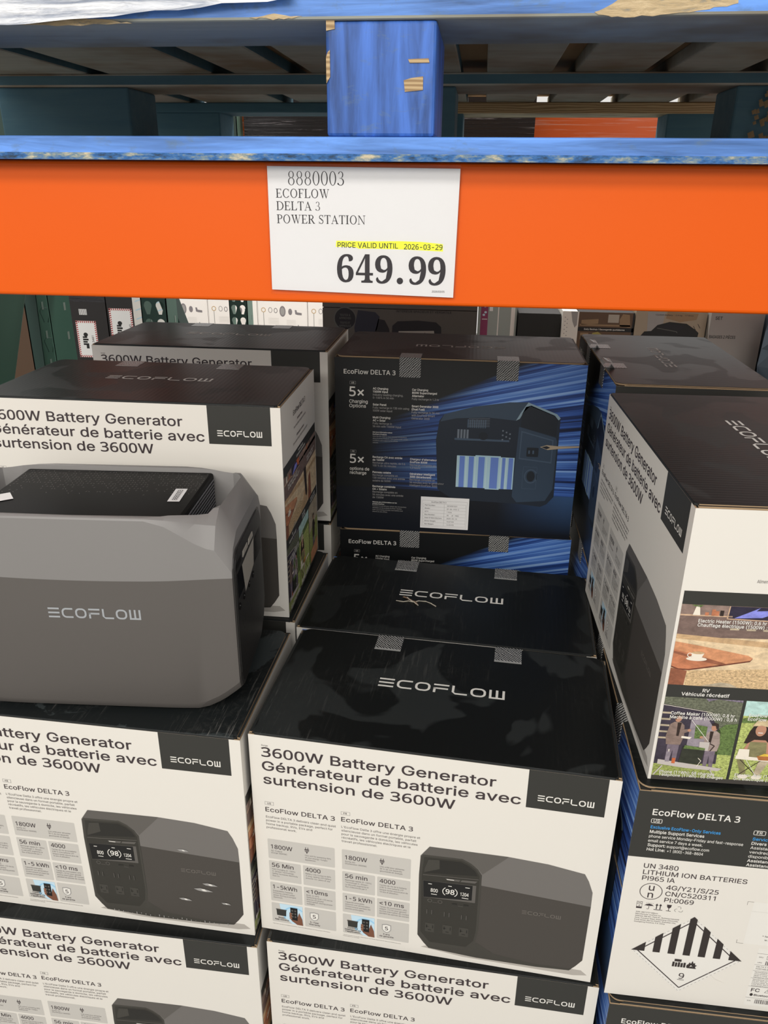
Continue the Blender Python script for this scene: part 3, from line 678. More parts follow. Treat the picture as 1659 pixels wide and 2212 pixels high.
def back_sheet():
    s = Sheet(); s.rect(0, 0, W, HM, 'streak_print', 0)
    t = 'print_white'; g = 'print_grey'
    s.text('EcoFlow DELTA 3', 18, 31.4, 8.6, t, 101, .5)
    for y0, tag_ in ((46, 'US'), (186.5, 'FR')):
        s.frame(29.6, y0, 41.6, y0 + 6, .5, g, 2); s.text(tag_, 35.6, y0 + 4.6, 3.1, t, align='C')
    s.text('5×', 28.6, 75.6, 18.6, t, 29, .8); s.text('5×', 28.6, 214, 18.6, t, 29, .8)
    s.text('Charging', 28.4, 89.2, 6.6, t, 36.6, .3); s.text('Options', 28.4, 98.2, 6.6, t, None, .3)
    s.text('options de', 28.4, 229.4, 6.6, t, 40, .3); s.text('recharge', 28.4, 238.2, 6.6, t, 34, .3)
    def blk(u, v, lines, cap=4.0, step=6.1):
        for i, (a, b) in enumerate(lines): s.text(a, u, v + step * i, cap, t if b else g, bold=.8 if b else 0, ext=1.02, lay=2)
    blk(75.2, 61, [('AC Charging', 1), ('1500W Input', 1), ('Industry leading charging,', 0), ('0-100% in 56 min', 0)])
    blk(75.2, 93, [('Solar Panel', 1), ('Fully recharge in 130 min using', 0), ('500W solar input', 0)])
    blk(75.2, 119, [('Multi Charging:', 1), ('AC + Solar', 1), ('Fully recharge in', 0), ('56 min with 1500W input', 0)])
    blk(75.2, 148.6, [('Get more information about', 1), ("EcoFlow's Products", 1), ('Scan the QR code for more detailed introductions', 0), ('about EcoFlow Products. Data tested under certain', 0), ('conditions and subject to the official', 0), ('website.', 0)], 2.4, 4.3)
    blk(151.9, 60.6, [('Car Charging', 1), ('800W Supercharged', 1), ('Alternator', 1), ('Fully recharge in 1.3 hr', 0)])
    blk(151.9, 93.4, [('Smart Generator 3000', 1), ('(Dual Fuel)', 1), ('Fully recharge in 56 min', 0), ('with EcoFlow Smart', 0), ('Generator 3000', 0)])
    blk(75.2, 201.5, [('Recharge CA avec entrée', 1), ('de 1500W', 1), ('Recharge ultra rapide, de 0 à', 0), ('100 % en 56 minutes', 0)])
    blk(75.2, 234, [('Panneau solaire', 1), ('Recharge complète en', 0), ('130 minutes avec une entrée', 0), ('solaire de 500W', 0)])
    blk(75.2, 264.6, [('Recharge combinée', 1), ('CA + Solaire', 1), ('Recharge complète en', 0), ('56 minutes avec une entrée', 0), ('de 1500W', 0)])
    blk(75.2, 298.6, [("Obtenez plus d'informations sur les", 1), ('produits EcoFlow', 1), ('Scannez le code QR pour obtenir des introductions', 0), ('détaillées sur les produits EcoFlow. Veuillez', 0), ("noter que d'autres données sont testées sous", 0), ('réserve du site officiel.', 0)], 2.4, 4.3)
    blk(151, 202.6, [("Chargeur d'alternateur", 1), ('EcoFlow 800W', 1), ('Recharge complète en', 0), ('1,3 heure', 0)])
    blk(151, 234, [('Générateur intelligent', 1), ('3000 (bicarburant)', 1), ('Recharge complète en', 0), ('56 minutes avec le générateur', 0), ('intelligent EcoFlow 3000', 0)])
    # see-through power station drawn in blue
    s.poly([(201.5, 158), (207, 118), (216, 104.7), (274, 87.2), (341, 76.3), (376, 74.9), (439.3, 102.5), (440.7, 266.3), (428, 283), (415.9, 289.3), (366.9, 285), (240, 283), (208, 262)], 'cut_body', 2)
    s.poly([(216, 104.7), (274, 87.2), (341, 76.3), (376, 74.9), (363, 96), (355, 112), (300, 108), (240, 112), (209, 120)], 'cut_shoulder', 3)
    s.poly([(376, 74.9), (432, 96), (439.3, 104), (436, 108), (428, 100), (380, 82), (368, 95), (362, 108), (355, 112), (363, 96)], 'cut_rim', 4)
    s.poly([(366, 98), (372, 84), (382, 81), (428, 99), (435, 107), (434, 141), (365, 124)], 'cut_hole', 4)
    s.poly([(362, 124), (434, 143), (437, 152), (437, 250), (424, 276), (368, 282), (358, 270)], 'cut_panel', 4)
    s.poly([(367, 132), (430, 148), (430, 196), (366, 190)], 'cut_frame', 5); s.poly([(369, 135), (428, 150), (428, 193), (368, 187)], 'cut_panel', 6)
    s.rrect(380, 165, 403, 184, 2, 'cut_hole', 7)
    for a in (385, 393): s.rect(a - 1.6, 171, a + 1.6, 178, 'cut_frame', 8)
    s.ring(392, 225, 13, 2, 'cut_frame', 6, 0, 360, 15); s.disc(392, 225, 8, 11, 'cut_hole', 6); s.frame(376, 205, 404, 252, .8, 'cut_frame', 6)
    for k, (a, b) in enumerate(((244.6, 263), (263, 281), (281, 303), (303, 331), (331, 342), (342, 358))):
        s.rect(a, 188 - (k in (2, 3)) * 2, b, 255 + (k == 3) * 2, 'cell_light', 4); s.rect(a + (b - a) * .3, 189, b - (b - a) * .15, 255, 'cell_blue', 5); s.rect(a, 189, a + 1, 255, 'cell_rim', 6)
    for k in range(9): s.rect(262 + k * 4.2, 113 + (k % 2), 264.4 + k * 4.2, 130, 'cut_frame', 4)
    for k in range(6): s.line([(264, 112 + 3.2 * k), (305, 110 + 3.2 * k)], .8, 'cut_fin', 5)
    for k in range(4): s.rect(243 + k * 6, 134, 247 + k * 6, 152, 'cut_fin', 5)
    s.disc(294, 146, 9, 8, 'cut_hole', 6); s.rect(238, 152, 345, 156, 'cut_frame', 5)
    for k in range(7): s.rect(330 + (k % 3) * 7, 132 + k * 3, 333 + (k % 3) * 7, 135 + k * 3, 'cut_fin', 6)
    s.poly([(405, 163), (418, 158.5), (440, 160), (481 if False else 480, 157.6), (480, 161), (440, 165.5), (420, 168.5)], 'cable_gold', 8); s.poly([(408, 163), (418, 160.5), (425, 163.5), (418, 167)], 'cut_hole', 9)
    # white squares stand where the photo shows code squares
    return s.mesh('back_panel')

for n_, c_ in {'cut_body': (0.014, 0.022, 0.036), 'cut_shoulder': (0.04, 0.065, 0.10), 'cut_rim': (0.24, 0.34, 0.4), 'cut_hole': (0.011, 0.016, 0.024), 'cut_panel': (0.034, 0.058, 0.095),
               'cut_frame': (0.06, 0.095, 0.145), 'cut_fin': (0.15, 0.18, 0.22), 'cell_light': (0.42, 0.62, 0.72), 'cell_blue': (0.14, 0.24, 0.62), 'cell_rim': (0.6, 0.75, 0.78), 'cable_gold': (0.42, 0.34, 0.24)}.items(): mat(n_, c_, 0.45)

for n_, c_ in {'ph_wall': (0.27, 0.19, 0.16), 'ph_wall2': (0.2, 0.135, 0.115), 'ph_shelf': (0.62, 0.42, 0.28), 'ph_cab': (0.17, 0.12, 0.105), 'ph_tv': (0.03, 0.025, 0.05), 'ph_glow': (0.25, 0.27, 0.75), 'ph_red': (0.6, 0.15, 0.05),
               'ph_floor': (0.78, 0.6, 0.38), 'ph_floor2': (0.6, 0.4, 0.22), 'ph_rug': (0.7, 0.5, 0.28), 'ph_table': (0.53, 0.2, 0.1), 'ph_tableL': (0.66, 0.3, 0.15), 'ph_edge': (0.16, 0.05, 0.03), 'ph_cup': (0.85, 0.78, 0.66), 'ph_shade': (0.3, 0.11, 0.06),
               'ph_hill': (0.15, 0.16, 0.11), 'ph_hill2': (0.24, 0.2, 0.27), 'ph_van': (0.05, 0.04, 0.06), 'ph_vanL': (0.3, 0.26, 0.3), 'ph_grass': (0.33, 0.38, 0.11), 'ph_grassL': (0.45, 0.52, 0.16), 'ph_bush': (0.13, 0.2, 0.06), 'ph_coat': (0.26, 0.185, 0.155),
               'ph_coat2': (0.37, 0.29, 0.26), 'ph_hair': (0.035, 0.022, 0.018), 'ph_skin': (0.5, 0.26, 0.17), 'ph_pan': (0.55, 0.5, 0.47), 'ph_case': (0.035, 0.038, 0.026), 'ph_jean': (0.2, 0.16, 0.2), 'ph_sky': (0.5, 0.72, 0.68), 'ph_hat': (0.62, 0.5, 0.3), 'ph_olive': (0.25, 0.23, 0.11), 'ph_bowl': (0.45, 0.17, 0.05), 'ph_food': (0.8, 0.55, 0.08), 'ph_tan': (0.5, 0.42, 0.3)}.items(): mat(n_, c_, 0.5)

for n_, m_ in list(MATS.items()):      # the lifestyle pictures are photographs: their tones are mottled, not flat
    if n_.startswith('ph_') and n_ not in ('ph_cup', 'ph_pan', 'ph_skin'):
        q = NT(m_); c_ = tuple(m_.node_tree.nodes['Principled BSDF'].inputs['Base Color'].default_value)[:3]
        k_ = 320 if n_ in ('ph_grass', 'ph_grassL', 'ph_bush', 'ph_hill', 'ph_hill2', 'ph_rug') else 70
        a_ = q.noise(k_, 5, q.obj((1, 1, 1.6)), 0.72, 0.4)
        lo = 0.4 if k_ > 100 else 0.72
        q.l(q.mix(q.ramp(a_, [(0.34, (0, 0, 0)), (0.66, (1, 1, 1))]), tuple(v * lo for v in c_), tuple(min(1, v * (1.45 if k_ > 100 else 1.2)) for v in c_)), q.b.inputs['Base Color'])
def right_sheet():
    """short side with the lifestyle pictures, u from the front edge"""
    s = Sheet(); s.rect(0, 0, D, HM, 'white_board', 0); w = 'print_white'
    s.text('EcoFlow DELTA 3', 133.5, 36, 8.6, 'print_text', 96, .4, align='C')
    for i, (t, b) in enumerate((('Portable Power', 1), ('Powers home appliances, camping gear and outdoor tools', 0), ('', 0), ('Alimentation portable', 1), ("Alimente les appareils ménagers, l'équipement de camping et les outils", 0))):
        if t: s.text(t, 136, 50 + 8.6 * i, 4.0, 'print_text' if b else 'print_small', (42, 98, 0, 60, 116)[i], .5 * b, 2, align='C')
    s.rect(3.6, 97.4, 263, HM - 2, 'charcoal_block', 1)
    s.text('Home Backup', 133, 104.4, 4.2, w, bold=.9, align='C', lay=4); s.text('Alimentation domestique', 133, 110.6, 4.2, w, bold=.9, align='C', lay=4)
    # living room
    s.rect(3.6, 114, 263, 219.8, 'ph_floor', 2)
    s.rect(3.6, 114, 263, 127.6, 'ph_wall', 3); s.poly([(3.6, 127.6), (263, 121), (263, 150), (3.6, 156)], 'ph_wall2', 3)
    s.poly([(3.6, 126.4), (60, 126.4), (60, 128), (3.6, 128.4)], 'ph_shelf', 4); s.rect(40, 137, 130, 144, 'ph_cab', 4)
    for k in (60, 78, 96): s.poly([(k, 142), (k + 10, 141.6), (k + 10, 144), (k, 144.2)], 'ph_tan', 5)
    s.rect(56, 114.2, 118, 130, 'ph_tv', 4); s.line([(55.6, 114.2), (54.6, 130), (118, 131)], 1.2, 'ph_shelf', 5)
    s.poly([(62, 129), (80, 119), (88, 114.6), (84, 119), (96, 118), (102, 122), (92, 127)], 'ph_glow', 5); s.poly([(96, 115), (116, 115), (116, 128), (103, 126)], 'ph_red', 5)
    s.poly([(17, 127), (19, 118), (20, 114.5), (22, 114.5), (23.6, 118), (25, 127)], 'ph_cup', 5); s.poly([(14, 114.2), (27, 114.2), (24, 117), (18, 116)], 'ph_bush', 5)
    for a, h in ((30, 4), (37, 8), (41, 6), (46, 7)): s.rect(a, 127 - h, a + 4, 127, 'ph_table' if a != 46 else 'ph_hair', 5)
    s.rect(150, 114.2, 152.5, 128, 'ph_shelf', 5); s.rect(180, 114.2, 186, 124, 'ph_red', 5); s.rect(205, 114.2, 209, 150, 'ph_hair', 5); s.line([(152, 118), (205, 118)], 2.2, 'ph_shelf', 5)
    s.poly([(3.6, 152), (140, 160), (263, 162), (263, 168), (150, 168), (3.6, 158)], 'ph_floor2', 4)
    s.poly([(22, 200), (110, 193), (180, 219.6), (22, 219.6)], 'ph_rug', 4)
    for k in range(16): s.line([(23, 201 + k * 1.25), (112 + k * 3.2, 195 + k * 1.65)], .28, 'ph_floor2', 5)
    s.poly([(3.6, 163), (30, 167), (86, 177.5), (91.5, 180.5), (89, 184.5), (55, 192.5), (24, 199.4), (12, 199.2), (3.6, 196)], 'ph_edge', 5)
    s.poly([(3.6, 162), (30, 166), (86, 176.3), (91.5, 179.4), (89, 182.6), (55, 190.5), (24, 197.4), (12, 197.4), (3.6, 194)], 'ph_tableL', 6)
    s.poly([(3.6, 172), (24, 177), (56, 186), (48, 192), (24, 197.4), (12, 197.4), (3.6, 194)], 'ph_table', 7)
    s.poly([(3.6, 174), (20, 178), (40, 181.5), (64, 188.4), (56, 190.2), (34, 186), (18, 181), (3.6, 177)], 'ph_shade', 8)
    s.poly([(3.6, 197), (22, 200), (21, 219.6), (3.6, 219.6)], 'ph_shade', 6)
    s.poly([(40, 219.6), (62, 213.5), (72, 214.5), (82, 219.6)], 'ph_tan', 6)
    s.disc(30, 183.5, 11.5, 2.7, 'ph_cup', 9); s.poly([(23.5, 175), (37.5, 175.5), (35, 182.6), (32, 184.4), (27, 184), (24.6, 181.6)], 'ph_cup', 10); s.disc(30.5, 175.2, 7, 1.8, 'ph_floor2', 11); s.ring(22, 178.6, 3, .9, 'ph_cup', 10)
    s.poly([(120, 219.6), (150, 190), (176, 186), (182, 200), (175, 219.6)], 'ph_floor2', 5); s.poly([(182, 219.6), (190, 176), (206, 172), (210, 219.6)], 'ph_shade', 6); s.poly([(150, 150), (170, 150), (174, 200), (168, 206), (160, 200)], 'ph_hair', 6)
    s.text('Electric Heater (1500W): 0.6 hr', 24, 135.6, 4.1, w, bold=.9, ext=1.0, lay=12); s.text('Chauffage électrique (1500W) : 0,6 h', 24, 140.9, 4.1, w, bold=.9, ext=1.0, lay=12)
    s.text('Electric Blanket (100W): 7 hr', 176, 139, 4.1, w, bold=.9, ext=1.0, lay=12); s.text('Couverture (100W) : 7 h', 176, 144.5, 4.1, w, bold=.9, ext=1.0, lay=12)
    for cx, a, b in ((48, 'RV', 'Véhicule récréatif'), (138, 'Camping', 'Camping'), (222, 'Outdoor Work', 'Travail extérieur')):
        s.text(a, cx, 228.2, 4.5, w, bold=.9, align='C', lay=4); s.text(b, cx, 234, 4.5, w, bold=.9, align='C', lay=4)
    # motorhome picture
    a0, a1, t0, t1 = 3.6, 92.0, 237, 352
    s.rect(a0, t0, a1, t1, 'ph_hill', 2); s.poly([(a0, 237), (30, 237), (34, 244), (30, 255), (a0, 255)], 'ph_hill', 3); s.poly([(32, 237), (50, 237), (62, 250), (80, 258), (92, 262), (92, 237)], 'ph_hill2', 3); s.poly([(50, 242), (64, 237), (92, 240), (92, 290), (70, 280)], 'ph_hill', 4)
    s.poly([(a0, 300), (92, 305), (92, 352), (a0, 352)], 'ph_grass', 3); s.poly([(70, 315), (92, 315), (92, 352), (74, 352)], 'ph_grassL', 4)
    s.poly([(70, 280), (78, 272), (92, 270), (92, 316), (70, 316)], 'ph_bush', 5)
    s.poly([(a0, 247), (52, 254), (60, 262), (74, 282), (76, 330), (a0, 334)], 'ph_van', 5); s.line([(a0, 248), (60, 256)], .6, 'ph_cup', 6)
    for k in range(5): s.rect(a0, 258 + k * 9, 14, 260.5 + k * 9, 'ph_tan', 6)
    s.poly([(38, 262), (56, 264), (70, 284), (70, 306), (38, 306)], 'ph_vanL', 6); s.poly([(44, 274), (58, 276), (58, 294), (45, 294)], 'ph_bush', 7)
    def person(u, v, k, coat, flip=1):
        f = lambda L: [(u + flip * a * k, v + b * k) for a, b in L]
        s.poly(f([(-9, 12), (-4, 8), (4, 8), (9, 13), (11, 30), (8, 44), (-10, 44), (-12, 30)]), coat, 8)
        s.poly(f([(-8, 44), (7, 44), (6, 74), (1, 74), (0, 52), (-3, 74), (-8, 74)]), 'ph_jean', 7)
        s.poly(f([(0, 9), (5, 9), (4, 30), (1, 30)]), 'ph_hair', 9); s.poly(f([(4, 20), (15, 18), (16, 22), (6, 27)]), coat, 10); s.disc(u + flip * 16 * k, v + 20 * k, 2.2 * k, 2.2 * k, 'ph_skin', 11)
        s.disc(u, v + 2 * k, 4.4 * k, 6 * k, 'ph_skin', 9); s.poly(f([(-5.5, 2), (-5, -4), (0, -6.5), (5, -4), (4, -1), (-1, -1), (-3, 5)]), 'ph_hair', 10)
    person(23, 264, .92, 'ph_coat'); person(66, 275, .82, 'ph_coat2', -1)
    s.poly([(52, 298), (64, 298), (63.5, 311), (53, 310)], 'ph_pan', 12); s.line([(64, 300), (70, 303), (66, 311)], 1.2, 'ph_hair', 12)
    s.poly([(30, 291), (42, 292), (40, 295), (30, 294)], 'ph_cup', 12)
    s.poly([(a0 + 4, 327), (84, 336), (80, 340), (40, 338), (a0 + 4, 334)], 'ph_pan', 11); s.line([(14, 336), (5, 351)], 1.6, 'ph_pan', 11); s.line([(70, 338), (78, 351)], 1.4, 'ph_pan', 11)
    s.poly([(34, 306), (60, 309), (58, 332), (32, 330)], 'ph_case', 12); s.poly([(36, 304), (60, 307), (60, 310), (35, 309)], 'ph_bush', 13); s.line([(54, 322), (58, 326), (54, 335)], .7, 'ph_cup', 13)
    s.rect(16, 315, 21, 330, 'ph_vanL', 12); s.rect(17.5, 311, 19.5, 315, 'ph_pan', 12); s.rect(24, 324, 28, 332, 'ph_red', 12)
    s.line([(38, 267), (62, 297)], .6, w, 14)
    s.text('Coffee Maker (1000W): 0.8 hr', 12.6, 260.6, 4.3, w, 73, .9, 15); s.text('Machine à café (1000W) : 0,8 h', 12.4, 266, 4.3, w, 76.5, .9, 15)
    s.text('Phone (11Wh): 68 charges', 12, 347, 4.3, w, 65, .9, 15); s.text('Téléphone (11Wh) : 68 charges', 11.8, 351.5, 4.0, w, 76, .9, 15)
    # picnic picture
    b0, b1 = 95.6, 180
    s.rect(b0, t0, b1, t1, 'ph_grassL', 2); s.rect(b0, t0, b1, 258, 'ph_sky', 3); s.poly([(b0, 262), (120, 256), (180, 254), (180, 264), (b0, 268)], 'ph_bush', 4)
    u, v = 119, 275
    s.poly([(u - 16, v + 22), (u - 12, v + 4), (u - 7, v - 7), (u + 8, v - 7), (u + 15, v + 10), (u + 13, v + 22)], 'ph_hair', 6)
    s.poly([(u - 18, v + 42), (u - 12, v + 22), (u - 5, v + 16), (u + 8, v + 16), (u + 16, v + 24), (u + 20, v + 42)], 'ph_skin', 7); s.poly([(u - 9, v + 19), (u + 10, v + 19), (u + 13, v + 42), (u - 12, v + 42)], 'ph_olive', 8)
    s.disc(u, v + 2, 6, 8.5, 'ph_skin', 8); s.poly([(u - 11, v - 3), (u - 6, v - 12), (u + 6, v - 13), (u + 12, v - 2), (u, v - 5)], 'ph_hat', 9); s.line([(u - 2.6, v + 5.6), (u + 2.8, v + 5.6)], 1.1, w, 9)
    s.poly([(u - 22, v + 40), (u + 50, v + 44), (u + 50, v + 48), (u - 22, v + 45)], 'ph_cup', 10); s.poly([(u - 20, v + 30), (u - 8, v + 30), (u - 7, v + 41), (u - 21, v + 41)], 'ph_cup', 11)
    s.poly([(u + 2, v + 39), (u + 24, v + 39), (u + 20, v + 45), (u + 5, v + 45)], 'ph_bowl', 12); s.poly([(u + 4, v + 39), (u + 10, v + 35), (u + 17, v + 36), (u + 22, v + 39)], 'ph_food', 12)
    for x0, x1 in ((-16, 8), (8, -16), (18, 40), (40, 18)): s.line([(u + x0, v + 46), (u + x1, v + 70)], .9, 'ph_hair', 9)
    s.poly([(u - 20, v + 46), (u - 12, v + 46), (u - 6, v + 66), (u - 12, v + 68)], 'ph_olive', 8); s.poly([(u + 6, v + 46), (u + 18, v + 46), (u + 10, v + 68), (u + 3, v + 66)], 'ph_tan', 8)
    s.disc(u - 9, v + 71, 6, 3.2, 'ph_cup', 9); s.disc(u + 7, v + 71, 6, 3.2, 'ph_cup', 9)
    s.line([(u - 12, v + 41), (u + 8, v + 72)], .6, w, 14)
    s.text('EcoFlow', 101.4, 258, 4.3, w, 21, .9, 15); s.text('EcoFlow', 101, 263.4, 4.3, w, 21, .9, 15)
    s.text('Electric Grill (1500W): 0.6 hr', 100.5, 345.6, 4.3, w, 74, .9, 15); s.text('Gril électrique (1500W) : 0,6 h', 100, 351.2, 4.2, w, 76, .9, 15)
    # garden work picture
    s.rect(183.6, t0, 263, t1, 'ph_tan', 2); s.poly([(183.6, 290), (263, 280), (263, 352), (183.6, 352)], 'ph_grass', 3); person(222, 268, .95, 'ph_hair'); s.poly([(190, 330), (255, 322), (255, 352), (190, 352)], 'ph_tableL', 9)
    s.poly([(3.6, 352), (263, 352), (263, HM), (3.6, HM)], 'unit_dark', 2)
    return s.mesh('side_panel')

def left_sheet():
    """short side with the transport marks"""
    s = Sheet(); s.rect(0, 0, D, HM, 'white_board', 0); w = 'print_white'; k = 'print_text'
    s.rect(0, 0, D, 105.2, 'charcoal_block', 1)
    s.text('EcoFlow DELTA 3', 20, 35.6, 9.2, w, 102.5, .9)
    s.frame(20, 41.6, 33.2, 48.4, .7, w, 2); s.text('US', 26.6, 46.9, 4.2, w, align='C', bold=.4)
    s.text('Exclusive EcoFlow-Only Services', 20.8, 57.0, 4.6, 'ink_blue', 83, .9); s.text('Multiple Support Services', 20.8, 64.4, 4.6, w, 65, .9)
    s.text('phone service Monday–Friday and fast-response', 20.8, 71.6, 4.4, w, 112, .0); s.text('email service 7 days a week.', 20.8, 78.8, 4.4, w, 65.5, 0)
    s.text('Support:', 21, 86, 4.6, w, 21.5, .9); s.text('support@ecoflow.com', 44, 86, 4.4, w, 51, .0)
    s.text('Hot Line:', 21, 93.2, 4.6, w, 22, .9); s.text('+1 (800)-368-8604', 45.5, 93.2, 4.4, w, 43.5, .0)
    s.frame(141.4, 45.6, 155.6, 52.6, .7, w, 2); s.text('FR', 148.5, 51, 4.2, w, align='C', bold=.4)
    for i, (t, b, m) in enumerate((('Services exclusifs EcoFlow', .9, 'ink_blue'), ("Divers services d'assistance", .9, w), ('Assistance téléphonique du lundi au', 0, w), ('vendredi avec réponse rapide par courriel', 0, w), ('disponible 7 jours par semaine.', 0, w), ('Assistance : support@ecoflow.com', .9, w), ('Assistance : +1 (800)-368-8604', .9, w))):
        s.text(t, 142, 61 + 7.0 * i, 4.4, m, bold=b, ext=1.12)
    s.text('UN 3480', 21.3, 122.2, 7.4, k, 42.4, .1); s.text('LITHIUM ION BATTERIES', 21.8, 132.9, 7.4, k, 127, .1); s.text('PI965 IA', 22, 143.0, 7.4, k, 40.5, .1)
    s.text('4G/Y21/S/25', 53.6, 155.6, 7.4, k, 64.5, .1); s.text('CN/C520311', 54, 166.4, 7.4, k, 62, .1); s.text('PI:0069', 54.4, 177.4, 7.4, k, 36.5, .1)
    s.ring(36, 161.6, 14.2, .9, k, 2); s.text('u', 36, 160.0, 11.0, k, align='C', bold=.1); s.text('n', 36, 172.4, 11.0, k, align='C', bold=.1)
    # handling marks
    s.frame(21.2, 180.6, 28.3, 192.6, .4, k, 2); s.line([(21.4, 180.8), (28, 184.6), (21.4, 184.6), (28, 180.8)], .35, k, 2); s.rect(21.2, 189.6, 28.3, 192.6, k, 3); s.text('8', 24.7, 188.8, 2.4, k, align='C')
    s.poly([(31, 187), (33, 184.5), (37, 183), (41, 184.5), (43, 187), (41, 186.4), (39, 187), (37, 186.3), (35, 187), (33, 186.4)], k, 2); s.rect(36.7, 184, 37.3, 192, k, 2); s.ring(35.9, 191.6, 1.4, .5, k, 2, 0, 180)
    for q in range(5): s.line([(34 + q * 2, 181.4), (33.2 + q * 2, 182.6)], .35, k, 2)
    for q in (46.6, 51.2): s.rect(q - .6, 184, q + .6, 191.6, k, 2); s.poly([(q - 2, 185), (q, 181.6), (q + 2, 185)], k, 2)
    s.rect(43.4, 192, 54.4, 193, k, 2)
    s.poly([(59, 181.6), (65, 181.6), (64.4, 186), (62.5, 188), (61.5, 188), (59.6, 186)], k, 2); s.rect(61.6, 188, 62.4, 192.4, k, 2); s.rect(59, 192.2, 65, 193, k, 2)
    for q in range(3): t = R(-90 + 120 * q); s.ring(74.5 + 3 * math.cos(t), 188.4 + 3 * math.sin(t), 2.6, .4, k, 2, -140 + 120 * q, 40 + 120 * q)
    for i, t in enumerate(('SIZE: 480*272*368mm', 'Manufacturer: EcoFlow Inc.', 'Address: RM 401, Plant #1, Runheng Industrial', 'Zone, Fuyuanyi Road, Zhancheng Community,', "Fuhai Street, Bao'an District, Shenzhen City,", 'Guangdong Province, P.R. China')): s.text(t, 22, 200 + 3.5 * i, 1.9, k, ext=1.12, lay=2)
    # class 9 diamond
    cx, cy, hh = 96, 269, 71
    s.poly([(cx - hh, cy), (cx, cy - hh), (cx + hh, cy), (cx, cy + hh)], 'print_white', 1)
    def ln(p, q): s.line([p, q], 1.5, k, 3)
    i_ = 62.5; ln((cx - i_, cy), (cx, cy - i_)); ln((cx, cy - i_), (cx + i_, cy)); ln((cx + i_, cy), (cx, cy + i_)); ln((cx, cy + i_), (cx - i_, cy))
    for (p, q) in (((cx - 69, cy), (cx, cy - 69)), ((cx, cy - 69), (cx + 69, cy)), ((cx + 69, cy), (cx, cy + 69)), ((cx, cy + 69), (cx - 69, cy))):
        for j in range(16):
            a = (j + .15) / 16; b = (j + .65) / 16; s.line([(p[0] + (q[0] - p[0]) * a, p[1] + (q[1] - p[1]) * a), (p[0] + (q[0] - p[0]) * b, p[1] + (q[1] - p[1]) * b)], .35, 'print_small', 3)
    for j in range(-3, 4):
        xa, xb = cx + 19.4 * j - 4.6, cx + 19.4 * j + 4.6
        if j == 0: P = [(xa, cy), (xa, cy - hh + abs(xa - cx)), (cx, cy - hh), (xb, cy - hh + abs(xb - cx)), (xb, cy)]
        elif abs(j) < 3: P = [(xa, cy), (xa, cy - hh + abs(xa - cx)), (xb, cy - hh + abs(xb - cx)), (xb, cy)]
        elif j == -3: P = [(cx - hh, cy), (cx - 54, cy - hh + 54), (cx - 54, cy)]
        else: P = [(cx + hh, cy), (cx + 54, cy), (cx + 54, cy - hh + 54)]
        s.poly(P, 'print_dark', 4)
    for q in range(5): s.rect(81 + q * 3.6, 283 + (q % 2), 83.8 + q * 3.6, 292, 'print_dark', 4)
    s.rect(83, 277.5, 92, 282, 'print_dark', 4); s.rrect(99.5, 285.4, 113, 292.4, 2, 'print_dark', 4); s.disc(112.6, 288.9, 1.6, 2.4, 'print_white', 5)
    s.poly([(101, 286), (103, 281), (104.5, 283.6), (106.2, 278), (108, 283), (109.6, 281), (110.4, 286), (107, 291), (104, 290)], 'print_dark', 5); s.poly([(103.4, 290), (105, 285.6), (107.8, 290), (105.8, 287.6)], 'print_white', 6)
    s.text('9', cx, 313.8, 10.4, k, align='C', bold=.1); s.rect(cx - 4.4, 315.6, cx + 4.4, 316.4, k, 3)
    # data fields at the far side
    s.line([(155.6, 168), (155.6, 162), (163, 162)], .4, 'print_small', 2); s.line([(154.4, 230), (154.4, 236), (163, 236)], .4, 'print_small', 2)
    s.rrect(163, 162, 262, 236, .5, 'print_white', 1); s.line([(163, 178), (262, 178)], .25, 'print_card', 3)
    s.text('Cosignee / Destinataire', 192, 188, 3.0, k, lay=3, ext=1.1); s.text('* faisant référence à la commande', 184, 221, 2.6, k, lay=3); s.text('le nom du transporteur', 188, 227.4, 2.6, k, lay=3)
    s.rect(184, 242, 262, 350, 'print_white', 1)
    for v in (251, 272, 283, 297, 313, 335): s.rect(184, v, 262, v + .35, k, 2)
    rng = random.Random(3)
    for v0, h in ((254, 7.5), (264, 7.2), (337.5, 8)):
        x = 197.0; s.text({254: 'SKU', 264: 'UPC', 337.5: 'S/N'}[v0], 187, v0 + 4.6, 2.0, k, lay=2)
        while x < 258:
            ww = rng.choice((.4, .7, 1.0)); s.rect(x, v0, x + ww, v0 + h, k, 2); x += ww + rng.choice((.4, .7, 1.1))
    for i, t in enumerate(('DELTA 3 1024Wh', 'PORTABLE POWER STATION')): s.text(t, 187, 276.6 + 4 * i, 2.2, k, lay=2)
    for i, t in enumerate(('Rechargeable Li-ion Battery', 'www.ecoflow.com', 'Made in China', 'Fabriqué en Chine')): s.text(t, 187, 286.6 + 3.2 * i, 1.8, k, lay=2)
    for i, t in enumerate(('Manufacturer: EcoFlow Inc.', 'RM 401, Plant #1, Runheng Industrial', 'Fuyuanyi Road, Zhancheng Community', "Fuhai Street, Bao'an District", 'Guangdong Province, P.R. China')): s.text(t, 187, 300.6 + 3 * i, 1.7, k, lay=2)
    s.text('FC', 188.4, 323, 6.4, k, bold=.8); s.line([(206, 323), (210, 316), (214, 323), (206, 323)], .5, k, 2); s.rect(209.7, 318.4, 210.3, 321, k, 2); s.frame(219, 317, 225, 323, .5, k, 2)
    s.disc(190.2, 329, 2, 2.8, 'print_dark', 3); s.text('Bluetooth', 193.6, 331, 3.6, k, bold=.9)
    s.line([(122, 291), (140, 308), (150, 312)], .5, 'print_white', 6)
    return s.mesh('side_panel')

FRONT, FRONT_SCUFF, BACK, RIGHT, LEFT = front_sheet(), front_sheet(True), back_sheet(), right_sheet(), left_sheet()

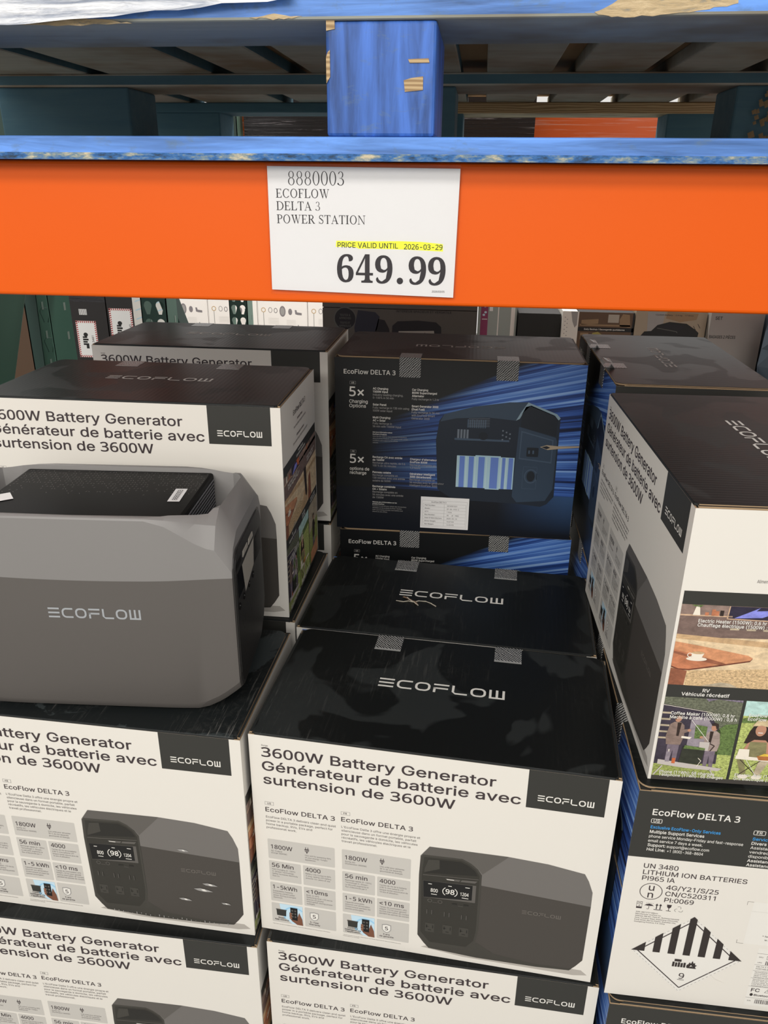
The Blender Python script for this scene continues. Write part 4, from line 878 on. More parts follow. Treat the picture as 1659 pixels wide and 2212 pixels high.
# ------------------------------------------------------------------ one carton of each look
w2, d2 = W / 2000, D / 2000
def lid_outline(x0, x1, y0, y1, r, n=6):
    P = [(x0 + .004, y0), (x1 - .004, y0)]
    P += [(x1, y0 + .004)]
    for i in range(n + 1): t = R(90 * i / n); P.append((x1 - r + r * math.cos(t), y1 - r + r * math.sin(t)))
    for i in range(n + 1): t = R(90 + 90 * i / n); P.append((x0 + r + r * math.cos(t), y1 - r + r * math.sin(t)))
    P += [(x0, y0 + .004)]
    return P
def carton_body_mesh():
    b = MB(); b.box((-w2 + .0005, -d2 + .0005, 0), (w2 - .0005, d2 - .0005, Hb - .0003), ['kraft', 'cool_charcoal', 'white_board', 'cool_charcoal', 'cool_charcoal', 'cool_charcoal'])
    return b.mesh('carton_body', bevel=0.0014)
def lid_mesh(top, name):
    b = MB(); b.prism(lid_outline(-w2 + .005, w2 - .005, -d2, d2 - .001, .014), Hb - .0002, Hb + FL - .0006, top, 'kraft_edge'); k_ = b.mi('cool_charcoal'); b.m[2] = k_; b.m[3] = k_; b.m[-1] = k_; return b.mesh('top_flap', bevel=0.0005, seg=1)
def fold_mesh(sg):
    b = MB(); b.prism([(sg * x, y) for x, y in [(w2 - .0045, -d2 + .0035), (w2 - .001, -d2 + .0035), (w2 - .001, d2 - .014), (w2 - .0045, d2 - .02)]][::int(sg)], Hb - .0004, Hb + .0018, 'cool_charcoal', 'kraft_edge')
    return b.mesh('side_flap')
def tape_mesh(x0):
    b = MB(); t = .00035; z = Hb + FL - .0006
    b.box((x0, d2 - .036, z), (x0 + .041, d2 - .0015, z + t), 'security_tape'); b.box((x0, d2 - .002, z - .038), (x0 + .041, d2 + .0012, z + t), 'security_tape')
    b.box((x0, d2 - .040, z), (x0 + .041, d2 - .036, z + t), 'tape_strip')
    return b.mesh('security_tape')
BODY, FOLDS = carton_body_mesh(), [fold_mesh(-1), fold_mesh(1)]
LIDS = {k: lid_mesh(k, k) for k in ('black_flap_clean', 'black_flap_worn', 'black_flap_scratched')}
TAPES = [tape_mesh(-w2 + .127), tape_mesh(-w2 + .3125)]
def lid_print():
    s = Sheet(); s.polys(logo_polys(150, 267 - 153, 181.5, 20.5), 'print_white', 1); me = s.mesh('logo_print'); return me
LOGO = lid_print()
CN = 'power station cartons on the lower pallet'
def carton(label, x, y, ztop, yaw, lid='black_flap_clean', front=FRONT):
    o = empty('power_station_carton', (x, y, ztop - PITCH), yaw); tag(o, label, 'carton', CN)
    link('carton_body', BODY, o)
    link('front_panel', front, o, (-w2, -d2, Hb)); link('back_panel', BACK, o, (w2, d2, Hb), (0, 0, math.pi))
    link('side_panel', RIGHT, o, (w2, -d2, Hb), (0, 0, math.pi / 2))['label'] = 'side panel printed with lifestyle pictures'
    link('side_panel', LEFT, o, (-w2, d2, Hb), (0, 0, -math.pi / 2))['label'] = 'side panel printed with transport marks'
    l = link('top_flap', LIDS[lid], o); link('logo_print', LOGO, l, (-w2, d2, Hb + FL - .0005), (R(-90), 0, 0))
    for t in FOLDS: link('side_flap', t, o)
    for t in TAPES: link('security_tape', t, o)
    return o
TA = -.3060; TB = TA - PITCH; TCc = TB - PITCH
r90 = math.pi / 2
C1 = carton('carton at the front of the middle stack with its whole white front panel shown', -.0225, .9278, TB, R(-3.4), 'black_flap_worn')
carton('lowest carton of the middle stack, only its title and logo block in view', -.0145, .9167, TCc, R(-1.6))
CB = carton('black topped carton behind the front middle one, with a small tear beside its logo', -.0185, 1.201, TB - .0004, R(-3.2))
CR = carton('carton with its blue streaked back panel facing out, topmost in the middle at the back', -.0275, 1.6133, TA, math.pi)
carton('blue streaked carton directly under the one with the white data sticker', -.0235, 1.6167, TB, math.pi + R(1.2))
LU = carton('upright carton behind the grey display unit, its picture side turned right', -.5241, 1.2326, TA, R(.75), 'black_flap_worn')
carton('rearmost carton on the left, its title just showing over the dark top of the next', -.525, 1.6276, TA + .005, R(.44))
L1 = carton('scuffed carton carrying the grey display unit', -.5135, .9329, TB, R(-1.29), 'black_flap_scratched', FRONT_SCUFF)
carton('carton under the picture sided one, just a black top strip showing behind the display unit', -.5077, 1.2326, TB, R(-1.4))
carton('lowest carton of the left stack, below the scuffed one', -.5089, .9117, TCc, R(-.19))
carton('carton under the rearmost one on the left, only a sliver of its front showing', -.524, 1.6276, TB, R(.2))
RD = carton('carton at the right edge, white front turned left, picture side facing out', .3629, 1.0297, TA, -r90 + R(2.2), 'black_flap_worn')
carton('carton showing UN 3480 and the striped hazard diamond on its side', .3600, 1.0073, TB, r90)
carton('carton at the bottom right corner, below the one with the hazard diamond', .3659, .9950, TCc, r90)
RB = carton('dark topped carton behind the right one, its tape ends curling at the left edge', .3704, 1.5636, TA, r90 + R(.57), 'black_flap_worn')
carton('carton under the dark topped rear right one, a strip of blue back panel visible', .3704, 1.5636, TB, r90)
for x, y, a, w_ in ((-.0185, 1.219, 0, 'below the torn middle one'), (-.0235, 1.6167, math.pi, 'in the middle at the very back'), (-.5077, 1.2326, 0, 'two below the picture sided one'), (-.524, 1.6276, 0, 'at the back on the left'), (.3704, 1.5636, r90, 'at the back on the right')):
    carton('bottom layer carton ' + w_ + ', hidden by the front row', x, y, TCc, a)

# things stuck on cartons
st = Sheet(); st.rect(0, 0, 98.5, 69.5, 'sticker_white', 1)
st.frame(3, 8, 95, 66, .35, 'print_grey', 2); st.text('EcoFlow DELTA 3', 22, 12.6, 2.9, 'print_text', 30, .2)
st.frame(5, 14.5, 92.5, 63.5, .3, 'print_grey', 2); st.rect(48, 14.5, 48.35, 63.5, 'print_grey', 2)
for i, (a, b) in enumerate((('Part Number:', '5016301037'), ('Model:', 'EF-DL-H10-3'), ('QTY:', '1 PCS'), ('Box Number:', '95      of   1900'), ('Date Of Manufacture:', '2025-09-19'), ('Gross Weight:', '14.67 KG'), ('Net Weight:', '12.69 KG'))):
    v = 19.6 + 7 * i; st.text(a, 8.5, v, 2.7, 'print_text', ext=1.1); st.text(b, 54, v, 2.7, 'print_text', ext=1.1)
    if i: st.rect(5, v - 5.1, 92.5, v - 4.8, 'print_grey', 2)
link('data_sticker', st.mesh('data_sticker'), CR, (w2 - .1753, d2 + .0016, Hb - .2793), (0, 0, math.pi))['label'] = 'white sticker with part number table'
# tear on the carton behind the front middle one
tr = MB(); rng = random.Random(5)
def ribbon(mb, pts, w, m, z):
    for i, ((x0, y0), (x1, y1)) in enumerate(zip(pts, pts[1:])):
        dx, dy = x1 - x0, y1 - y0; L = math.hypot(dx, dy); nx, ny = -dy / L * w, dx / L * w
        mb.raw([(x0 + nx, y0 + ny, z), (x1 + nx, y1 + ny, z + .0008), (x1 - nx, y1 - ny, z + .0012), (x0 - nx, y0 - ny, z), (x0, y0, z - .0006), (x1, y1, z - .0006)], [(0, 1, 2, 3), (0, 4, 5, 1), (3, 2, 5, 4)], m)
zt = Hb + FL + .0002
ribbon(tr, [(-.082, .000), (-.072, -.006), (-.066, -.012), (-.058, -.016), (-.055, -.024)], .0022, 'torn_core' if 'torn_core' in MATS else mat('torn_core', (.3, .19, .12), .9).name, zt)
mat('torn_paper', (.72, .66, .55), .8)
ribbon(tr, [(-.092, -.016), (-.08, -.018), (-.070, -.014), (-.062, -.016), (-.052, -.010), (-.04, -.010), (-.030, -.016), (-.022, -.024)], .0011, 'torn_paper', zt)
ribbon(tr, [(-.075, -.002), (-.070, -.010), (-.060, -.018), (-.052, -.028)], .0010, 'torn_paper', zt + .001)
tr.build('tear', CB, loc=(0, -.007, 0))
# curled tape ends on the rear right carton
for k in range(2):
    cu = MB(); x0 = -w2 + (.127, .3125)[k]; n = 9
    vs = []; 
    for i in range(n):
        t = i / (n - 1); y = d2 - .018 + .022 * t; z = Hb + FL + .001 + .012 * math.sin(t * 2.6) - .004 * t
        vs += [(x0 - .002 + .004 * math.sin(3 * t), y, z), (x0 + .040, y, z + .002 * math.sin(9 * t))]
    cu.raw(vs, [(2 * i, 2 * i + 1, 2 * i + 3, 2 * i + 2) for i in range(n - 1)], 'tape_strip'); cu.build('loose_tape_end', RB)

# ------------------------------------------------------------------ the display power station
def build_unit():
    L, Dp, H = .398, .195, .290
    root = empty('power_station', (-.2865 - L * math.cos(R(4.2)), .8385 - L * math.sin(R(4.2)), TB - 0.0006), R(4.2))
    tag(root, 'two-tone grey portable power station on display on top of the scuffed carton', 'power station')
    def ring(x):
        e = min(x, L - x)
        k = max(0.0, min(1.0, (e - .018) / .085)); k = k * k * (3 - 2 * k)
        endk = max(0.0, min(1.0, e / .02))
        ct = .042 * (1 - k) + .0035 * k          # top chamfer, widest at the handles
        zt = .259 + (.0305) * endk; zb = .036 * (1 - min(1, e / .06)) ** 1.6
        y0 = .003 * (1 - k); cb = .030; cr = .046
        rt = .026 * (1 - k) + .005 * k
        sh = (.010 if x > L / 2 else -.010) * max(0, 1 - e / .03)
        P = [(x, y0 + ct * .9, zt), (x, y0 + ct * .35, zt - ct * .35), (x, y0, zt - ct), (x, y0, .16), (x, y0, zb + .018), (x, y0 + .006, zb + .006), (x, y0 + .02, zb),
                (x, Dp - .06, zb), (x, Dp - .012 - .006, zb + .03), (x, Dp - y0, zb + .055), (x, Dp - y0, .16), (x, Dp - y0, zt - rt), (x, Dp - y0 - rt * .35, zt - rt * .35), (x, Dp - y0 - rt * .9, zt)]
        return [(p - sh * q if 2 <= i <= 10 else p, q, r) for i, (p, q, r) in enumerate(P)]
    xs = [0, .006, .02, .03, .045, .06, .08, .104, .15, .2, .248, .294, .318, .338, .353, .368, .378, .392, L]
    vs = []; fs = []
    for x in xs: vs += ring(x)
    n = 14
    for i in range(len(xs) - 1):
        for j in range(n): a = i * n + j; b = i * n + (j + 1) % n; fs.append((a, b, b + n, a + n))
    fs += [tuple(range(n)), tuple(range((len(xs) - 1) * n, len(xs) * n))[::-1]]
    mb = MB(); mb.raw(vs, fs, 'moulded_grey'); body = mb.mesh('shell')
    # opening for the handles, cut with a boolean and applied
    cu = MB(); ov = [(.020, .050), (.032, .031), (.085, .0085), (.200, .0060), (.313, .0085), (.366, .031), (.378, .050), (.380, Dp - .036), (.366, Dp - .021), (.313, Dp - .011), (.085, Dp - .011), (.032, Dp - .021), (.018, Dp - .036)]
    cu.prism(ov, .205, .31, 'satin_grey')
    a = link('a', body); b = link('b', cu.mesh('cut'))
    md = a.modifiers.new('b', 'BOOLEAN'); md.object = b; md.operation = 'DIFFERENCE'; md.solver = 'EXACT'
    bv = a.modifiers.new('v', 'BEVEL'); bv.width = .0016; bv.segments = 2; bv.limit_method = 'ANGLE'; bv.angle_limit = R(28)
    dg = bpy.context.evaluated_depsgraph_get(); me = bpy.data.meshes.new_from_object(a.evaluated_get(dg)); me.name = 'shell'
    bpy.data.objects.remove(a); bpy.data.objects.remove(b)
    me.materials.clear(); me.materials.append(MATS['moulded_grey'])
    me.polygons.foreach_set('material_index', [0] * len(me.polygons))
    me.polygons.foreach_set('use_smooth', [True] * len(me.polygons))
    try: me.set_sharp_from_angle(angle=R(38))
    except Exception: pass
    link('shell', me, root)
    # well between the handles
    wl = MB(); wl.prism([(x * .985 + .003, y * .985 + .0015) for x, y in ov], .205, .2075, 'dark_plastic')
    wl.box((.345, .03, .2075), (.350, Dp - .03, .235), 'satin_grey'); wl.build('handle_well', root)
    # raised black lid with speckled dashes and louvred ends
    tp = MB(); tp.prism([(.066, .010), (.336, .010), (.336, Dp - .0125), (.066, Dp - .0125)], .207, .2845, 'black_plastic'); cover = tp.build('top_cover', root, bevel=.004, seg=3)
    ds = MB(); rng = random.Random(2)
    for i in range(52):
        for j in range(13):
            x = .074 + i * .005; y = .088 + j * .0075
            if j < 3 + 2 * math.sin(i * .35) and rng.random() < .75: continue
            if rng.random() < .22: continue
            dx = .0014 * (1 if (i + j) % 3 else -1); l = .0024
            ds.raw([(x, y, .2847), (x + .0005, y, .2847), (x + .0005 + dx, y + l, .2847), (x + dx, y + l, .2847)], [(0, 1, 2, 3)], 'dash_grey')
    link('dash_pattern', ds.mesh('dash_pattern'), cover)
    for side in (0, 1):
        vm = MB(); x = .3365 if side else .0655
        for j in range(13):
            for i in range(30):
                y = .018 + i * .0053; z = .2120 + j * .0052
                vm.box((x - .0002, y, z), (x + .0006, y + .0036, z + .0022), 'vent_mesh')
        vm.build('vent_grille', root)
    # price sticker and a second white sticker on the lid
    ps = Sheet(); ps.rect(0, 0, 46, 16, 'sticker_white', 1); ps.text('8880003', 23, 11.4, 6.8, 'print_text', 36, .3, align='C')
    link('price_sticker', ps.mesh('price_sticker'), cover, (.303, .068, .2849), (R(-90), 0, R(92)))['label'] = 'small white sticker reading 8880003'
    p2 = Sheet(); p2.rect(0, 0, 40, 26, 'sticker_white', 1); link('paper_sticker', p2.mesh('paper_sticker'), cover, (.054, .062, .2853), (R(-90), 0, R(35)))
    # front wordmark
    lg = Sheet(); lg.polys(logo_polys(0, 0, 121, 14.6), 'logo_silver', 1)
    link('logo_print', lg.mesh('logo_print'), root, (.1555, -.0002, .1615))
    # end panel with screen, buttons and sockets
    X = L
    def SB(): m_ = MB(); m_.shear = .010; return m_
    def outline(g, n=6):
        P = []
        y0, y1, z0, z1 = .006 + g, Dp - .006 - g, .036 + g, .240 - g
        def arc(cy, cz, r, a0, a1):
            for i in range(n + 1): t = R(a0 + (a1 - a0) * i / n); P.append((cy + r * math.cos(t), cz + r * math.sin(t)))
        arc(y0 + .026, z1 - .026, .026, 180, 90); arc(y1 - .026, z1 - .026, .026, 90, 0)
        P.append((y1, z0 + .045)); P.append((y1 - .012, z0 + .02)); P.append((y1 - .04, z0)); P.append((y0 + .02, z0)); P.append((y0 + .006, z0 + .008)); P.append((y0, z0 + .025))
        return P
    pn = SB()
    def plate(mb, P, x0, x1, m):
        n = len(P); mb.raw([(x0, y, z) for y, z in P] + [(x1, y, z) for y, z in P], [tuple(range(n)), tuple(range(n, 2 * n))] + [(i, (i + 1) % n, n + (i + 1) % n, n + i) for i in range(n)], m)
    plate(pn, outline(0), X - .004, X + .0016, 'satin_grey'); fr = pn.build('panel_frame', root, bevel=.0008)
    pp = SB(); plate(pp, outline(.004), X, X + .0028, 'dark_plastic'); panel = pp.build('control_panel', root, bevel=.0006)
    sc = SB(); sc.box((X + .002, .018, .170), (X + .0028, .176, .207), 'screen_glass'); scr = sc.build('screen', panel, bevel=.0004, seg=1)
    fm = SB(); fm.raw([(X + .0031, .048, .206), (X + .0031, .128, .209), (X + .0031, .120, .172), (X + .0031, .060, .160)], [(0, 1, 2, 3)], 'protective_film'); fm.build('protective_film', scr)
    for y0, y1 in ((.055, .088), (.093, .124)):
        bb = SB(); plate(bb, [(y0, .2135), (y1, .2135), (y1 - .003, .2215), (y0 + .003, .2215)], X + .0018, X + .0036, 'protective_film'); bb.build('power_button', panel, bevel=.0004, seg=1)
    ub = SB(); ub.box((X + .002, .014, .2135), (X + .003, .046, .2215), 'black_plastic'); ub.build('button_slot', panel)
    for y in (.022, .050, .084, .112): k = SB(); k.cyl((X + .0015, y, .159), .0048, .0022, 'black_plastic', 'x'); kn = k.build('usb_port', panel); q = SB(); q.cyl((X + .0036, y - .001, .1605), .0011, .0004, 'chrome', 'x', 10); q.build('indicator', kn)
    for iz, z in enumerate((.124, .082)):
        for y in (.04, .09, .14):
            so = SB(); so.box((X + .0015, y - .014, z - .015), (X + .0026, y + .014, z + .015), 'black_plastic')
            so.box((X + .0024, y - .0075, z - .001), (X + .0028, y - .0055, z + .008), 'unit_hole'); so.box((X + .0024, y + .0055, z - .001), (X + .0028, y + .0075, z + .008), 'unit_hole'); so.box((X + .0024, y - .002, z - .010), (X + .0028, y + .002, z - .006), 'unit_hole')
            so.build('socket', panel, bevel=.0004, seg=1)
    # feet
    for y in (.04, .14):
        for x in (.07, .3): ft = MB(); ft.box((x, y, -.0002), (x + .03, y + .014, .003), 'black_plastic'); ft.build('foot', root)
mat('logo_silver', (.36, .38, .40), .35)
build_unit()

# ------------------------------------------------------------------ rack: beams, posts, braces
def beam(y, zb, zt, x0, x1, label):
    b = MB(); b.box((x0, y, zb), (x1, y + .055, zt), 'orange_paint'); o = b.build('rack_beam', None, bevel=.004, seg=3)
    tag(o, label, 'rack beam'); return o
BY = .93
beam(BY, -.1316, .0208, -1.07, 1.4, 'wide orange steel beam holding the price card')
beam(1.985, -.1316, .0208, -1.05, 1.4, 'orange rear beam of the same bay, behind the cartons')
ob = beam(3.40, .10, .247, -1.02, .672, 'far orange beam under film seen through the pallet opening'); ob.data.materials[0] = MATS['orange_under_film']

def keyhole(cx, cz, k=1.0):
    P = []
    for i in range(13): t = R(-30 + 240 * i / 12); P.append((cx + .0125 * k * math.cos(t), cz + .0125 * k * math.sin(t) + .006))
    P += [(cx - .005, cz - .020), (cx + .005, cz - .020)]
    return P
def cutout_plate(mb, x0, x1, z0, z1, holes, y, th, m, mh):
    """a flat plate in xz with real openings"""
    outer = [Vector((x0, z0, 0)), Vector((x1, z0, 0)), Vector((x1, z1, 0)), Vector((x0, z1, 0))]
    loops = [outer] + [[Vector((a, b, 0)) for a, b in h] for h in holes]
    flat = [p for lp in loops for p in lp]; tri = tessellate_polygon(loops)
    n = len(flat); vs = [(p.x, y, p.y) for p in flat] + [(p.x, y + th, p.y) for p in flat]
    fs = [tuple(t) for t in tri] + [tuple(n + i for i in t[::-1]) for t in tri]
    k = 0
    for lp in loops:
        for i in range(len(lp)): a = k + i; b = k + (i + 1) % len(lp); fs.append((a, b, n + b, n + a))
        k += len(lp)
    mb.raw(vs, fs, m)
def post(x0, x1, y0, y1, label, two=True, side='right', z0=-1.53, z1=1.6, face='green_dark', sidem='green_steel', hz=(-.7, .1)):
    root = empty('rack_post', ((x0 + x1) / 2, (y0 + y1) / 2, z0)); tag(root, label, 'rack post'); ox, oy = root.location.x, root.location.y
    f = MB(); holes = []
    cols = (x0 + (x1 - x0) * .27, x0 + (x1 - x0) * .73) if two else (x0 + (x1 - x0) * .8,)
    z = hz[0]
    while z < hz[1]:
        for c in cols: holes.append([(a - ox, b - z0) for a, b in keyhole(c, z)])
        z += .0508 if two else .0762
    cutout_plate(f, x0 - ox, x1 - ox, 0, z1 - z0, holes, y0 - oy, .003, face, face); f.build('front_flange', root)
    for s_, xx in (('l', x0), ('r', x1 - .003)):
        g = MB(); g.box((xx - ox, y0 - oy, 0), (xx + .003 - ox, y1 - oy, z1 - z0), sidem)
        z = hz[0]
        while z < hz[1]:
            g.box((xx - .0006 - ox, y0 - oy + .055 * (y1 - y0) / .08, z - z0), (xx + .0036 - ox, y0 - oy + .062 * (y1 - y0) / .08, z - z0 + .020), 'steel_edge'); z += .0762
        g.build('side_flange', root)
    return root
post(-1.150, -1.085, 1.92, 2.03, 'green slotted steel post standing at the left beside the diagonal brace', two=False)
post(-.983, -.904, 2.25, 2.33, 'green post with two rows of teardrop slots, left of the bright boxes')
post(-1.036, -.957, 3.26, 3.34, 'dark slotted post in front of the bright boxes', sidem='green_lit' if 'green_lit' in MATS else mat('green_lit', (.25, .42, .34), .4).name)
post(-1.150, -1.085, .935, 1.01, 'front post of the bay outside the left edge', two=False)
def brace(a, b, w, d, label, col='green_steel'):
    A = Vector(a); B = Vector(b); m = MB(); m.bar(A, B, w, d, col, up=(1, 0, 0))
    # folded lips of the channel
    o = m.build('rack_brace', None, bevel=.006, seg=3); tag(o, label, 'rack brace'); return o
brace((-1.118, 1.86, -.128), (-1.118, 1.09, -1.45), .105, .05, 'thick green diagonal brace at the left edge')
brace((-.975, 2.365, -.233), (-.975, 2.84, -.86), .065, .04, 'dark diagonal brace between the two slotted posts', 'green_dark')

# ------------------------------------------------------------------ price card
sign = empty('price_sign', (-.241, BY - .0030, .0185), 0); tag(sign, 'white price card in a clear sleeve reading 649.99, fixed on the orange beam', 'price sign')
mat('card_paper', (.73, .725, .73), .45); cs = Sheet(); cs.lay = .08
cs.poly([(1, 2.4), (215.5, 3.6), (213.4, 139.6), (.6, 135.3)], 'card_paper', 1)
k = 'card_ink'; mat(k, (.018, .014, .018), .5)
cs.serif('8880003', 23.8, 21.6, 14.2, k, 64.5)
cs.serif('ECOFLOW', 9.8, 34.9, 9.3, k, 60.8); cs.serif('DELTA 3', 9.9, 48.0, 9.3, k, 50.5); cs.serif('POWER STATION', 9.9, 61.9, 9.3, k, 101.4)
mat('highlighter', (.85, .9, .05), .5)
cs.poly([(78, 79.7), (110, 79.9), (150, 79.0), (175, 79.4), (199.5, 81.4), (199.8, 89.3), (160, 88), (120, 87.6), (104, 88), (100, 86.4), (77.2, 86.3)], 'highlighter', 2)
cs.text('PRICE VALID UNTIL', 79.3, 86.9, 5.5, k, 69.5, .35, 3); cs.text('2026-03-29', 155.5, 87.6, 5.5, k, 43.6, .35, 3)
def bold_digits(t): return ''.join(chr(0x1D7CE + int(c)) if c.isdigit() else c for c in t)
if MATHF:
    for t, a, w_ in (('6', 78.3, 19.5), ('4', 100.3, 20), ('9', 122.6, 20.2), ('9', 161.2, 20.2), ('9', 183.4, 20.2)): cs.text(bold_digits(t), a, 125.0 + (a - 78) * .012, 31.5, k, w_, 0, 3, 'math')
else: cs.text('649 99', 78.3, 125.2, 31.5, k, 125, 1.8, 3)
cs.disc(151.5, 122.4, 3.7, 3.7, k, 3)
cs.text('2026/03/05', 188.7, 134.3, 2.1, k, 14.6, .0, 3)
link('price_card', cs.mesh('price_card'), sign, (-.0005, -.0012, 0)).location = (-.0, -.0012, 0)
hl = MB(); hl.box((0, -.0034, -.140), (.216, -.0028, 0), 'clear_plastic'); hl.box((0, .0002, -.140), (.216, .0008, 0), 'clear_plastic'); hl.build('clear_sleeve', sign)
mat('foam_pad', (.8, .78, .74), .7)
pd = MB(); pd.box((.09, .0008, -.03), (.13, .0030, -.01), 'foam_pad'); pd.build('mounting_pad', sign)

# ------------------------------------------------------------------ pallets
def pallet(name, label, x0, y0, z0, wdt, dep, lead='blue_board', hidden=False):
    if 'rough_edge' not in MATS:
        mm = mat('rough_edge', (.3, .3, .25), .85); nn = NT(mm); gg = nn.noise(30, 5, nn.obj((1, 1, 3)), .7)
        nn.l(nn.ramp(gg, [(.35, (.03, .05, .08)), (.47, (.04, .15, .4)), (.56, (.2, .27, .3)), (.66, (.6, .52, .36))]), nn.b.inputs['Base Color']); nn.bump(gg, .8, .003)
    root = empty(name, (x0, y0, z0)); tag(root, label, 'pallet')
    t = .0235; zb0, zb1 = .0, t; zk1 = zb1 + .1060; zs1 = zk1 + .020; zd1 = zs1 + .020
    ys = [(0, .16), (dep * .475, dep * .475 + .135), (dep - .12, dep)]
    for i, (a, b) in enumerate(ys):
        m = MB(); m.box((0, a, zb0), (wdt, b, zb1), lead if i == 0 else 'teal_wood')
        bo = m.build('bottom_board', root, bevel=.0025)
        if i == 0 and not hidden: m = MB(); m.box((0, a - .0012, -.0002), (wdt, a + .001, .0068), 'rough_edge'); m.build('splintered_edge', bo)
        m = MB()
        if i == 0: m.box((0, a, zk1), (wdt, b, zs1 + .003), ['dusty_wood', 'dusty_wood', lead, 'dusty_wood', 'teal_wood', 'dusty_wood'])
        elif i == 1: m.box((0, a, zk1), (wdt, b, zs1), ['dusty_wood', 'dusty_wood', 'teal_wood', 'dusty_wood', 'teal_wood', 'dusty_wood'])
        else: m.box((0, a, zk1 - .001), (wdt * .5 + .02 if not hidden else wdt, b, zs1), 'teal_wood')
        so_ = m.build('stringer_board', root, bevel=.003)
        if i == 0 and not hidden:
            for P_ in ([(.098, .1535), (.120, .1500), (.160, .1510), (.205, .1560), (.232, .1600), (.225, .1690), (.190, .1720), (.150, .1690), (.118, .1640)], [(.322, .158), (.345, .154), (.40, .156), (.41, .172), (.33, .172)],
                       [(-.50, .1498), (-.44, .1485), (-.37, .1495), (-.40, .1530), (-.44, .1570), (-.49, .1560)], [(-.245, .1530), (-.215, .1515), (-.19, .1535), (-.22, .1560)]):
                Q = []; rj = random.Random(int(abs(P_[0][0]) * 1e4))
                for (xa, za), (xb, zb_) in zip(P_, P_[1:] + P_[:1]):
                    for q in range(5): f_j = q / 5; Q.append((xa + (xb - xa) * f_j - x0 + rj.uniform(-.0012, .0012), za + (zb_ - za) * f_j - z0 + rj.uniform(-.0009, .0009)))
                n_ = len(Q); c = MB()
                c.raw([(x, a - .0004, z) for x, z in Q] + [(x, a + .002, z) for x, z in Q], [tuple(range(n_)), tuple(range(n_, 2 * n_))] + [(q, (q + 1) % n_, n_ + (q + 1) % n_, n_ + q) for q in range(n_)], 'chipped_wood'); c.build('chipped_patch', so_)
        if i == 2 and not hidden: m = MB(); m.box((wdt * .5 + .023, a - .004, zk1 - .003), (wdt, b, zs1), 'bare_pine'); m.build('stringer_board', root, bevel=.003)['label'] = 'bare unpainted pine board'
        for j, (p, q) in enumerate(((.006, wdt / 2 - .518), (wdt / 2 - .057, wdt / 2 + .057), (wdt / 2 + .511, wdt / 2 + .511 + .14))):
            if wdt < 1.3 and False: pass
            p = max(p, 0); q = min(q, wdt)
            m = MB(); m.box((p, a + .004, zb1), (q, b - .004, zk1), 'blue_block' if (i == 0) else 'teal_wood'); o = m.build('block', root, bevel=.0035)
            if i == 0 and j == 1 and not hidden:
                rg = random.Random(11)
                for (u0, v0, ww, hh) in ((wdt / 2 + .024, .012 + .030, .020, .014), (wdt / 2 + .028, .012 + .056, .022, .004), (wdt / 2 - .056, .012 + .085, .009, .024), (wdt / 2 - .0565, .050, .004, .03)):
                    P = [(u0 + ww * rg.uniform(0, .15), v0), (u0 + ww, v0 + hh * rg.uniform(0, .2)), (u0 + ww * rg.uniform(.9, 1), v0 + hh), (u0 + ww * .4, v0 + hh * rg.uniform(.8, 1)), (u0, v0 + hh * rg.uniform(.6, .9))]
                    c = MB(); c.raw([(x, a + .0030, zb1 + z) for x, z in P] + [(x, a + .0060, zb1 + z) for x, z in P], [(0, 1, 2, 3, 4), (5, 6, 7, 8, 9)] + [(n, (n + 1) % 5, 5 + (n + 1) % 5, 5 + n) for n in range(5)], 'bare_pine'); c.build('splinter', o)
    return root, zs1, zd1
PX, PY, PZ = -.880, .902, .0212
P, zs1, zd1 = pallet('pallet', 'worn blue painted wooden pallet resting on the orange beam', PX, PY, PZ, 1.538, 1.22)
for a, b in ((-.880, -.70), (-.66, -.475), (-.435, -.340), (-.300, -.195), (-.155, -.047), (-.004, .103), (.140, .250), (.287, .40), (.44, .655)):
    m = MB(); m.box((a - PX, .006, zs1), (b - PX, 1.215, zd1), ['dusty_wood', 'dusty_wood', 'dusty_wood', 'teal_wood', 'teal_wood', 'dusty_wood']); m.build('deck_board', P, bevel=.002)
# bark on the right middle block
mat('bark', (.26, .19, .10), .9)
bk = MB(); rg = random.Random(4)
for i in range(26):
    x = .435 - PX + rg.uniform(-.008, .022); z = .03 + rg.uniform(0, .09); s_ = rg.uniform(.004, .010)
    bk.raw([(x, .579 - .002, z), (x + s_, .579 - .004, z + s_ * .4), (x + s_ * .5, .579 - .005, z + s_ * 1.5), (x - s_ * .4, .579 - .002, z + s_)], [(0, 1, 2, 3)], 'bark')
bk.build('bark_scab', P)
lp, _, z2 = pallet('pallet', 'pallet under the stacked cartons', -.80, .77, -1.3935 - .1695, 1.37, 1.06, hidden=True)
m = MB(); m.box((0, 0, _), (1.37, 1.06, .1693), 'dusty_wood'); m.build('deck_board', lp)

# goods on the upper pallet
gd = MB(); gd.box((-.87, .93, PZ + zd1), (-.10, 2.1, 1.25), 'cardboard' if 'cardboard' in MATS else mat('cardboard', (.4, .28, .16), .8).name); gd.box((-.09, .95, PZ + zd1), (.57, 2.1, 1.25), 'cardboard')
g = gd.build('wrapped_goods'); tag(g, 'stacked goods on the blue pallet, cut off by the top of the view', 'goods')
fm = MB(); n = 26; vs = []
for i in range(n + 1):
    x = -.80 + .60 * i / n; z = (.146 + .004 * min(1, max(0, (x + .54) / .09)) + .014 * max(0, (x + .45) / .2)) + .001 * math.sin(i * 1.7)
    vs += [(x, .890 + .002 * math.sin(i * 2.1), z), (x, .896 + .004 * math.sin(i * 1.3), z + .03), (x, .912, z + .35), (x + .001, .925, 1.2)]
fm.raw(vs, [(4 * i + j, 4 * i + 4 + j, 4 * i + 5 + j, 4 * i + 1 + j) for i in range(n) for j in range(3)], 'stretch_film')
